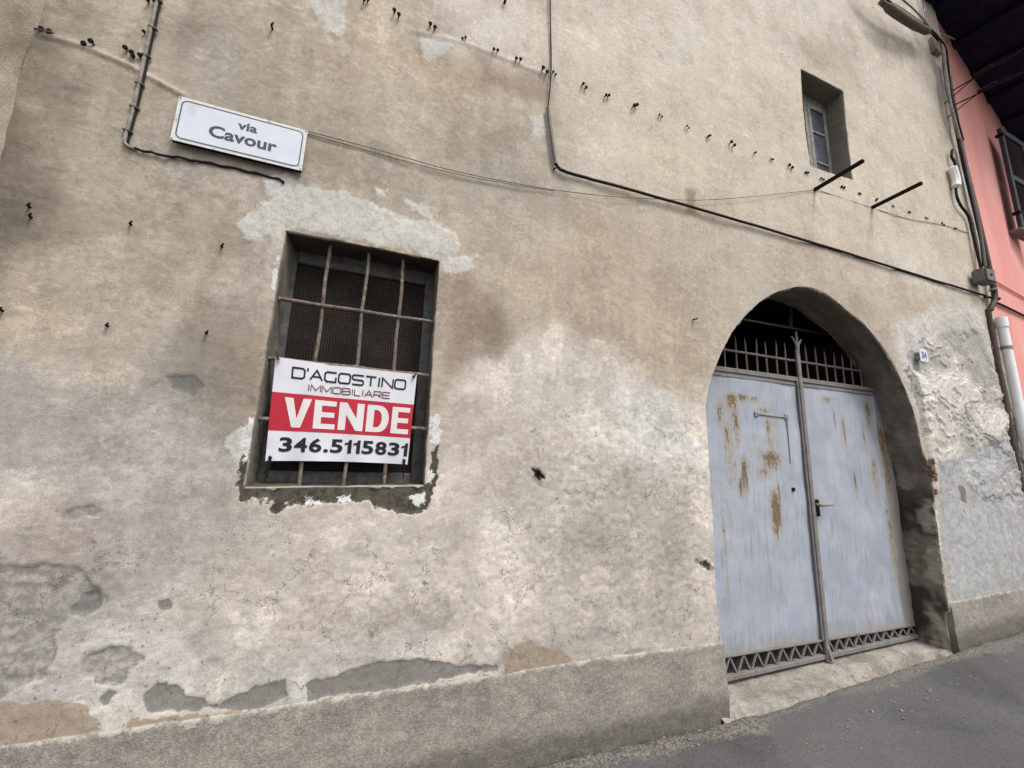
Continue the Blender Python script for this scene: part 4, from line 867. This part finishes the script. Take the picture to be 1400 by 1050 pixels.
for i, q in enumerate(CLIPS):
    o = cproto if i == 0 else link(cproto.copy())
    x, z = wp(*q); o.location = (x, -0.004, z); o.rotation_euler = (random.uniform(-.2, .2), random.uniform(-0.5, 0.9), random.uniform(-.2, .2)); s = random.uniform(0.7, 1.2)*(1.0 if i < 10 else 1.1); o.scale = (s, s, s)
    if i < 6: tag(o, LEFTCLIP[i], 'cable clip', 'clips near the conduit')
    else: tag(o, ORD[i-6]+' dark cable clip from the left in the long descending row', 'cable clip', 'row of clips along the old cable line')
NAILS = [((42, 284), 'rusty nail pair upper one at the far left below the corner'), ((44, 298), 'small nail just under the rusty one at the far left'), ((180, 308), 'lone nail midway between left edge and barred window'), ((304, 338), 'short bent nail left of the window lintel patch'), ((148, 446), 'small nail in the plain plaster low on the left'), ((283, 456), 'nail close to the left side of the barred window'), ((4, 425), 'nail at the very left edge of the wall'), ((372, 38), 'small hooked nail above the street sign'), ((690, 3), 'dark iron hook at the top edge near the thin vertical cable'), ((948, 437), 'small bent wire hook left of the gate arch'), ((757, 232), 'nail at the bend below the plastic sleeve')]
for (q, lab) in NAILS:
    x, z = wp(*q); b = 1.6 if q[0] == 690 else 1.0
    tag(MB().tube([(x, 0.015, z), (x, -0.016*b, z), (x+0.006*b, -0.026*b, z-0.004), (x+0.012*b, -0.028*b, z+0.010*b)], [0.006*b, 0.0055*b, 0.0055*b, 0.003], 6).build('nail', M_DARKIRON, None, smooth=True), lab, 'nail')
# flake of old iron stuck in the render
x, z = wp(736, 648); fl = MB(); fl.add([(x-0.035, -0.012, z+0.018), (x-0.005, -0.020, z+0.020), (x+0.024, -0.016, z-0.004), (x+0.042, -0.012, z-0.034), (x+0.014, -0.018, z-0.014), (x-0.012, -0.014, z+0.004), (x, 0.02, z)], [(0, 1, 5), (1, 2, 4, 5), (2, 3, 4), (0, 5, 6), (5, 4, 6), (4, 3, 6), (3, 2, 6), (2, 1, 6), (1, 0, 6)])
tag(fl.build('iron_flake', M_DARKIRON, None), 'dark flake of iron stuck in the pale plaster between window and gate', 'scrap')

for q, lab in (((1113, 260), 'rusty iron rod jutting out under the small upper window'), ((1190, 285), 'rusty iron rod jutting out to the right of the small upper window')):
    x, z = wp(*q); tag(MB().beam((x, 0.06, z), (x, -0.40, z+0.004), 0.030, 0.030, (0, 0, 1)).build('iron_rod', M_DARKIRON, None, 0.004), lab, 'iron rod', 'iron rods beside the upper window')

# ------------------------------------------------------------------ right corner: pink house, pipes, cable bundle
PA = math.radians(10.15); pd = np.array((math.cos(PA), math.sin(PA), 0)); pn = np.array((math.sin(PA), -math.cos(PA), 0)); P0 = np.array((6.505, 0.035, 0))
def pk(s, out, z): p = P0+pd*s+pn*out; return (float(p[0]), float(p[1]), float(z))
EZ = 7.60
pink = empty('pink_house', pk(3, 0, 0), 'salmon pink rendered house with dark shutters and deep eaves at the right edge', 'house')
pw = MB()
def pbox(m, s0, s1, o0, o1, z0, z1):
    return m.add([pk(s0, o1, z0), pk(s1, o1, z0), pk(s1, o0, z0), pk(s0, o0, z0), pk(s0, o1, z1), pk(s1, o1, z1), pk(s1, o0, z1), pk(s0, o0, z1)], [(0, 3, 2, 1), (4, 5, 6, 7), (0, 1, 5, 4), (1, 2, 6, 5), (2, 3, 7, 6), (3, 0, 4, 7)])
pbox(pw, 0.0, 12.0, -5.0, 0.0, -0.3, EZ).build('wall', M_PINK, pink)
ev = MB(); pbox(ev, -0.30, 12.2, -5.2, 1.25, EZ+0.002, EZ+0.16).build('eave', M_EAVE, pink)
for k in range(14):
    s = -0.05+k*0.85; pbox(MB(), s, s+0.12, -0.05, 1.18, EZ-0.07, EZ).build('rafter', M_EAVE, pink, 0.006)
# shutter, standing a little away from the wall
def make_shutter():
    q = [(1362, 177), (1393, 312)]; yy = 0.30
    xa, zt = wp(1362, 177, yy); _, zb = wp(1393, 312, yy); xb = xa+0.72
    a = np.array((xa, yy, 0)); d = np.array((math.cos(0.03), math.sin(0.03), 0))
    def B(m, s0, s1, o0, o1, z0, z1):
        n = np.array((d[1], -d[0], 0)); f = lambda s, o, z: tuple(map(float, a+d*s+n*o+np.array((0, 0, z))))
        return m.add([f(s0, o1, z0), f(s1, o1, z0), f(s1, o0, z0), f(s0, o0, z0), f(s0, o1, z1), f(s1, o1, z1), f(s1, o0, z1), f(s0, o0, z1)], [(0, 3, 2, 1), (4, 5, 6, 7), (0, 1, 5, 4), (1, 2, 6, 5), (2, 3, 7, 6), (3, 0, 4, 7)])
    m = MB(); W = 0.72; t = 0.075
    B(m, 0, t, 0, 0.045, zb, zt); B(m, W-t, W, 0, 0.045, zb, zt); B(m, t, W-t, 0, 0.045, zb, zb+0.09); B(m, t, W-t, 0, 0.045, zt-0.09, zt); B(m, t, W-t, 0, 0.045, (zb+zt)/2-0.04, (zb+zt)/2+0.04)
    sh = m.build('shutter', M_SHUTTER, pink, 0.004)
    z = zb+0.11
    while z < zt-0.12:
        if abs(z-(zb+zt)/2) > 0.06:
            n = np.array((d[1], -d[0], 0)); mid = a+d*W/2; MB().beam(tuple(a+d*t+n*0.022+np.array((0, 0, z))), tuple(a+d*(W-t)+n*0.022+np.array((0, 0, z))), 0.008, 0.062, (n[0], n[1], -1.1)).build('slat', M_SHUTTER, sh)
        z += 0.042
    for zz in (zt-0.12, zb+0.22): B(MB(), -0.03, 0.03, -0.02, 0.06, zz-0.015, zz+0.015).build('hinge', M_DARKIRON, sh)
    B(MB(), -0.03, W, -0.10, 0.05, zb-0.05, zb-0.015).build('sill', M_STONE, pink, 0.006)
    return W, zb, zt
make_shutter()
xw, zw = wp(1398, 438, 0.2)
# pipes down the corner
def vpipe(name, x, y, z0, z1, r, mat, label, cat, bends=None):
    root = empty(name, (x, y, z0), label, cat); P = [(x, y, z0), (x, y, z1)] if not bends else bends
    MB().tube(P, r, 14).build('pipe', mat, root, smooth=True); return root
cx, cz = wp(1365, 436, -0.05)
dn = vpipe('downpipe', cx+0.02, -0.06, 0.15, cz, 0.042, M_WHITEPIPE, 'white plastic downpipe on the corner beside the pink house', 'downpipe')
MB().tube([(cx+0.02, -0.06, cz-0.10), (cx+0.02, -0.06, cz+0.012)], 0.050, 14).build('socket', M_WHITEPIPE, dn, smooth=True)
for zz in (cz-0.33, cz-1.55, cz-2.6):
    MB().tube([(cx+0.02, -0.06, zz-0.018), (cx+0.02, -0.06, zz+0.018)], 0.047, 14).build('bracket', M_CONDUIT, dn, smooth=True); MB().box(cx-0.12, cx+0.01, -0.01, 0.01, zz-0.012, zz+0.012).build('bracket_arm', M_CONDUIT, dn)
bp = [w3(1292, 84, -0.06), w3(1299, 120, -0.06), w3(1308, 170, -0.06), w3(1319, 225, -0.05), w3(1337, 300, -0.05), w3(1352, 366, -0.05), w3(1360, 405, -0.05), (cx-0.07, -0.03, cz+0.1), (cx-0.085, -0.01, cz-0.1), (cx-0.085, -0.01, 1.2), (cx-0.085, -0.01, 0.3)]  # lower run stands in for the dark shade beside the white pipe
br = empty('drainpipe', bp[-1], 'narrow brown pipe running down the corner above the white downpipe, continued as the shade strip beside it', 'pipe')
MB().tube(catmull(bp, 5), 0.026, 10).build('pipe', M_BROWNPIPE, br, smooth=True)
for q in ((1294, 92), (1296.5, 107), (1354, 372), (1358, 396)):
    x, z = wp(*q, -0.06); MB().tube([(x, -0.06, z-0.010), (x, -0.06, z+0.010)], 0.033, 10).build('bracket', M_CONDUIT, br)
jb = empty('junction_box', w3(1343, 380, -0.06), 'grey plastic junction box on the corner above the cable crossing', 'junction box')
x0, z1 = wp(1333, 368, -0.06); x1, z0 = wp(1350, 391, -0.06); MB().box(x0, x1, -0.13, -0.02, z0, z1).build('case', M_BOX, jb, 0.015, seg=2); MB().box(x0+0.015, x1-0.015, -0.136, -0.131, z0+0.015, z1-0.015).build('lid', M_BOX, jb, 0.002)
MB().tube([((x0+x1)/2, -0.137, (z0+z1)/2), ((x0+x1)/2, -0.142, (z0+z1)/2)], 0.014, 8).build('screw', M_DARKIRON, jb)
# bundle of cables along the top and down the corner
bun = empty('cable_bundle', w3(1290, 70, -0.1), 'tangled bundle of grey cables bending down the corner below the eave', 'cable bundle')
B0 = [(1180, -30, -.12), (1205, -4, -.12), (1235, 18, -.12), (1262, 35, -.12), (1282, 52, -.11), (1290, 70, -.10), (1292, 95, -.08), (1297, 130, -.08), (1303, 155, -.08), (1312, 190, -.06), (1322, 240, -.06), (1338, 310, -.06), (1347, 366, -.06)]
random.seed(11)
for k in range(5):
    dx, dz, dy = random.uniform(-.025, .025), random.uniform(-.04, .04), random.uniform(-.03, .01)
    P = [np.array(w3(a, b, c))+np.array((dx+0.012*math.sin(i*1.9+k), dy, dz*(1 if i < 5 else 0.4)+0.02*math.sin(i*2.7+k*2))) for i, (a, b, c) in enumerate(B0 if k < 2 else B0[:10])]
    MB().tube(catmull(P, 5), 0.010+0.003*(k % 3), 7).build('cable', [M_CABLE, M_BOX, M_CONDUIT][k % 3], bun, smooth=True)
MB().tube(catmull([np.array(w3(1204, 2, -.15)), np.array(w3(1225, 18, -.15)), np.array(w3(1250, 34, -.14)), np.array(w3(1270, 44, -.13))], 5), [0.028]*3+[0.042]*9+[0.038]*3+[0.024], 12).build('splice_sleeve', M_IRON, bun, smooth=True)
for pts in ([(1256, -20, -.05), (1264, 10, -.05), (1262, 24, -.08), (1276, 44, -.1)], [(1222, -10, -.06), (1244, 8, -.06), (1258, 22, -.08), (1272, 40, -.1)], [(1288, 48, -.1), (1296, 50, -.12), (1306, 54, .1)]):
    MB().tube(catmull([np.array(w3(*q)) for q in pts], 5), 0.009, 6).build('cable', M_BOX, bun, smooth=True)
MB().box(*(lambda a, b: (a[0]-0.10, a[0]+0.06, -0.06, 0.03, b-0.10, b+0.12))(wp(1277, 68), wp(1277, 68)[1])).build('anchor_plate', M_STEP, bun, 0.01)
crk = empty('corner_cable', w3(1316, 260, -0.03), 'loose thin cable hanging in loops down the right corner of the wall', 'cable')
MB().tube(catmull([np.array(w3(a, b, -.04)) for a, b in ((1302, 205), (1301, 214), (1306, 226), (1307, 262), (1313, 280), (1324, 296), (1330, 320), (1336, 345), (1341, 366))], 5), 0.014, 6).build('strand', M_CABLE, crk, smooth=True)
MB().tube(catmull([np.array(w3(a, b, -.05)) for a, b in ((1301, 228), (1304, 236), (1307, 248), (1307, 256))], 4), [0.02]+[0.04]*11+[0.02], 8).build('taped_joint', M_WHITEPIPE, crk, smooth=True)
pc = [w3(1346, 406, -0.026), (6.52, -0.045, wp(1358, 410)[1])]+[tuple(np.array(pk(s, 0.02, 3.50+0.10*s))) for s in (0.12, 0.4, 0.8, 1.3, 2.0, 3.0)]
tag(MB().tube(catmull(pc, 4), 0.014, 6).build('cable', M_CABLE, None, smooth=True), 'dark cable continuing over the pink wall from the corner', 'cable')
pc = [tuple(np.array(pk(s, 0.015, 3.80+0.10*s))) for s in (0.45, 0.9, 1.5, 2.4)]
tag(MB().tube(catmull(pc, 4), 0.009, 6).build('cable', M_PINK, None, smooth=True), 'thin pink painted cable on the pink wall above the dark one', 'cable')
# service wires leaving across the street
for q, e, lab in (((1302, 124), (0.35, -3.6, 0.35), 'upper overhead service wire leaving the corner across the street'), ((1306, 143), (0.5, -3.6, 0.02), 'lower overhead service wire leaving the corner across the street')):
    a = np.array(w3(*q, -0.10)); b = a+np.array(e)
    P = [a+(b-a)*t-np.array((0, 0, 0.10*math.sin(math.pi*t))) for t in np.linspace(0, 1, 14)]
    root = empty('overhead_wire', tuple(map(float, a)), lab, 'wire', 'service wires at the corner')
    MB().tube(P, 0.008, 6).build('strand', M_CABLE, root, smooth=True)
    MB().tube([a+np.array((-0.02, 0.08, -0.12)), a+(b-a)*0.06, a+(b-a)*0.12], 0.006, 6).build('stay', M_CABLE, root, smooth=True)
    MB().tube([a+(b-a)*0.05, a+(b-a)*0.09], 0.022, 8).build('tension_clamp', M_DARKIRON, root)

# ------------------------------------------------------------------ neighbouring house on the left, standing a little forward
nb = empty('neighbour_house', (XL-1.5, 0, 0), 'tan roughcast house standing slightly forward at the upper left edge', 'house')
def make_neighbour():
    ys = lines([(-0.25, 0.06, 0.012)]); zs = lines([(-0.2, 8.2, 0.03)]); Y, Z = [a.ravel() for a in np.meshgrid(ys, zs, indexing='ij')]
    X = XL+0.012+0.010*fbm(Y, Z, 0.2, 4, 71)+0.018*fbm(Y*0.3, Z, 0.5, 3, 72)*sstep(-0.25, 0.0, Y)
    fast_mesh('return_wall', np.stack([X, Y, Z], 1), grid_faces(len(ys), len(zs)), M_TAN, nb)
    MB().box(XL-5, XL-0.045, -0.252, 6, -0.2, 8.2).build('front_wall', M_SLATEBLUE, nb)
make_neighbour()

# ------------------------------------------------------------------ grit at the foot of the wall
def make_grit():
    random.seed(21); m = MB()
    def stone(x, y, r):
        z = float(gz(x))+r*0.3; pts = []; k = 6
        a0 = random.random()*6
        for h, s in ((-0.5, 0.8), (0.25, 1.0)):
            for i in range(k): a = a0+i*2*math.pi/k; q = r*s*random.uniform(0.7, 1.15); pts.append((x+q*math.cos(a), y+q*math.sin(a), z+r*h*0.7))
        pts.append((x, y, z+r*0.7)); m.add(pts, [(i, (i+1) % k, k+(i+1) % k, k+i) for i in range(k)]+[(k+i, k+(i+1) % k, 2*k) for i in range(k)])
    for i in range(420):
        x = random.uniform(-1.0, 6.4); 
        if 2.2 < x < 4.85: y = -0.25-abs(random.gauss(0, 0.10))
        else: y = -0.05-abs(random.gauss(0, 0.07))
        stone(x, y, abs(random.gauss(0.002, 0.003))+0.002)
    tag(m.build('grit', M_STONE), 'loose pale grit along the foot of the wall', 'grit', kind='stuff')
make_grit()
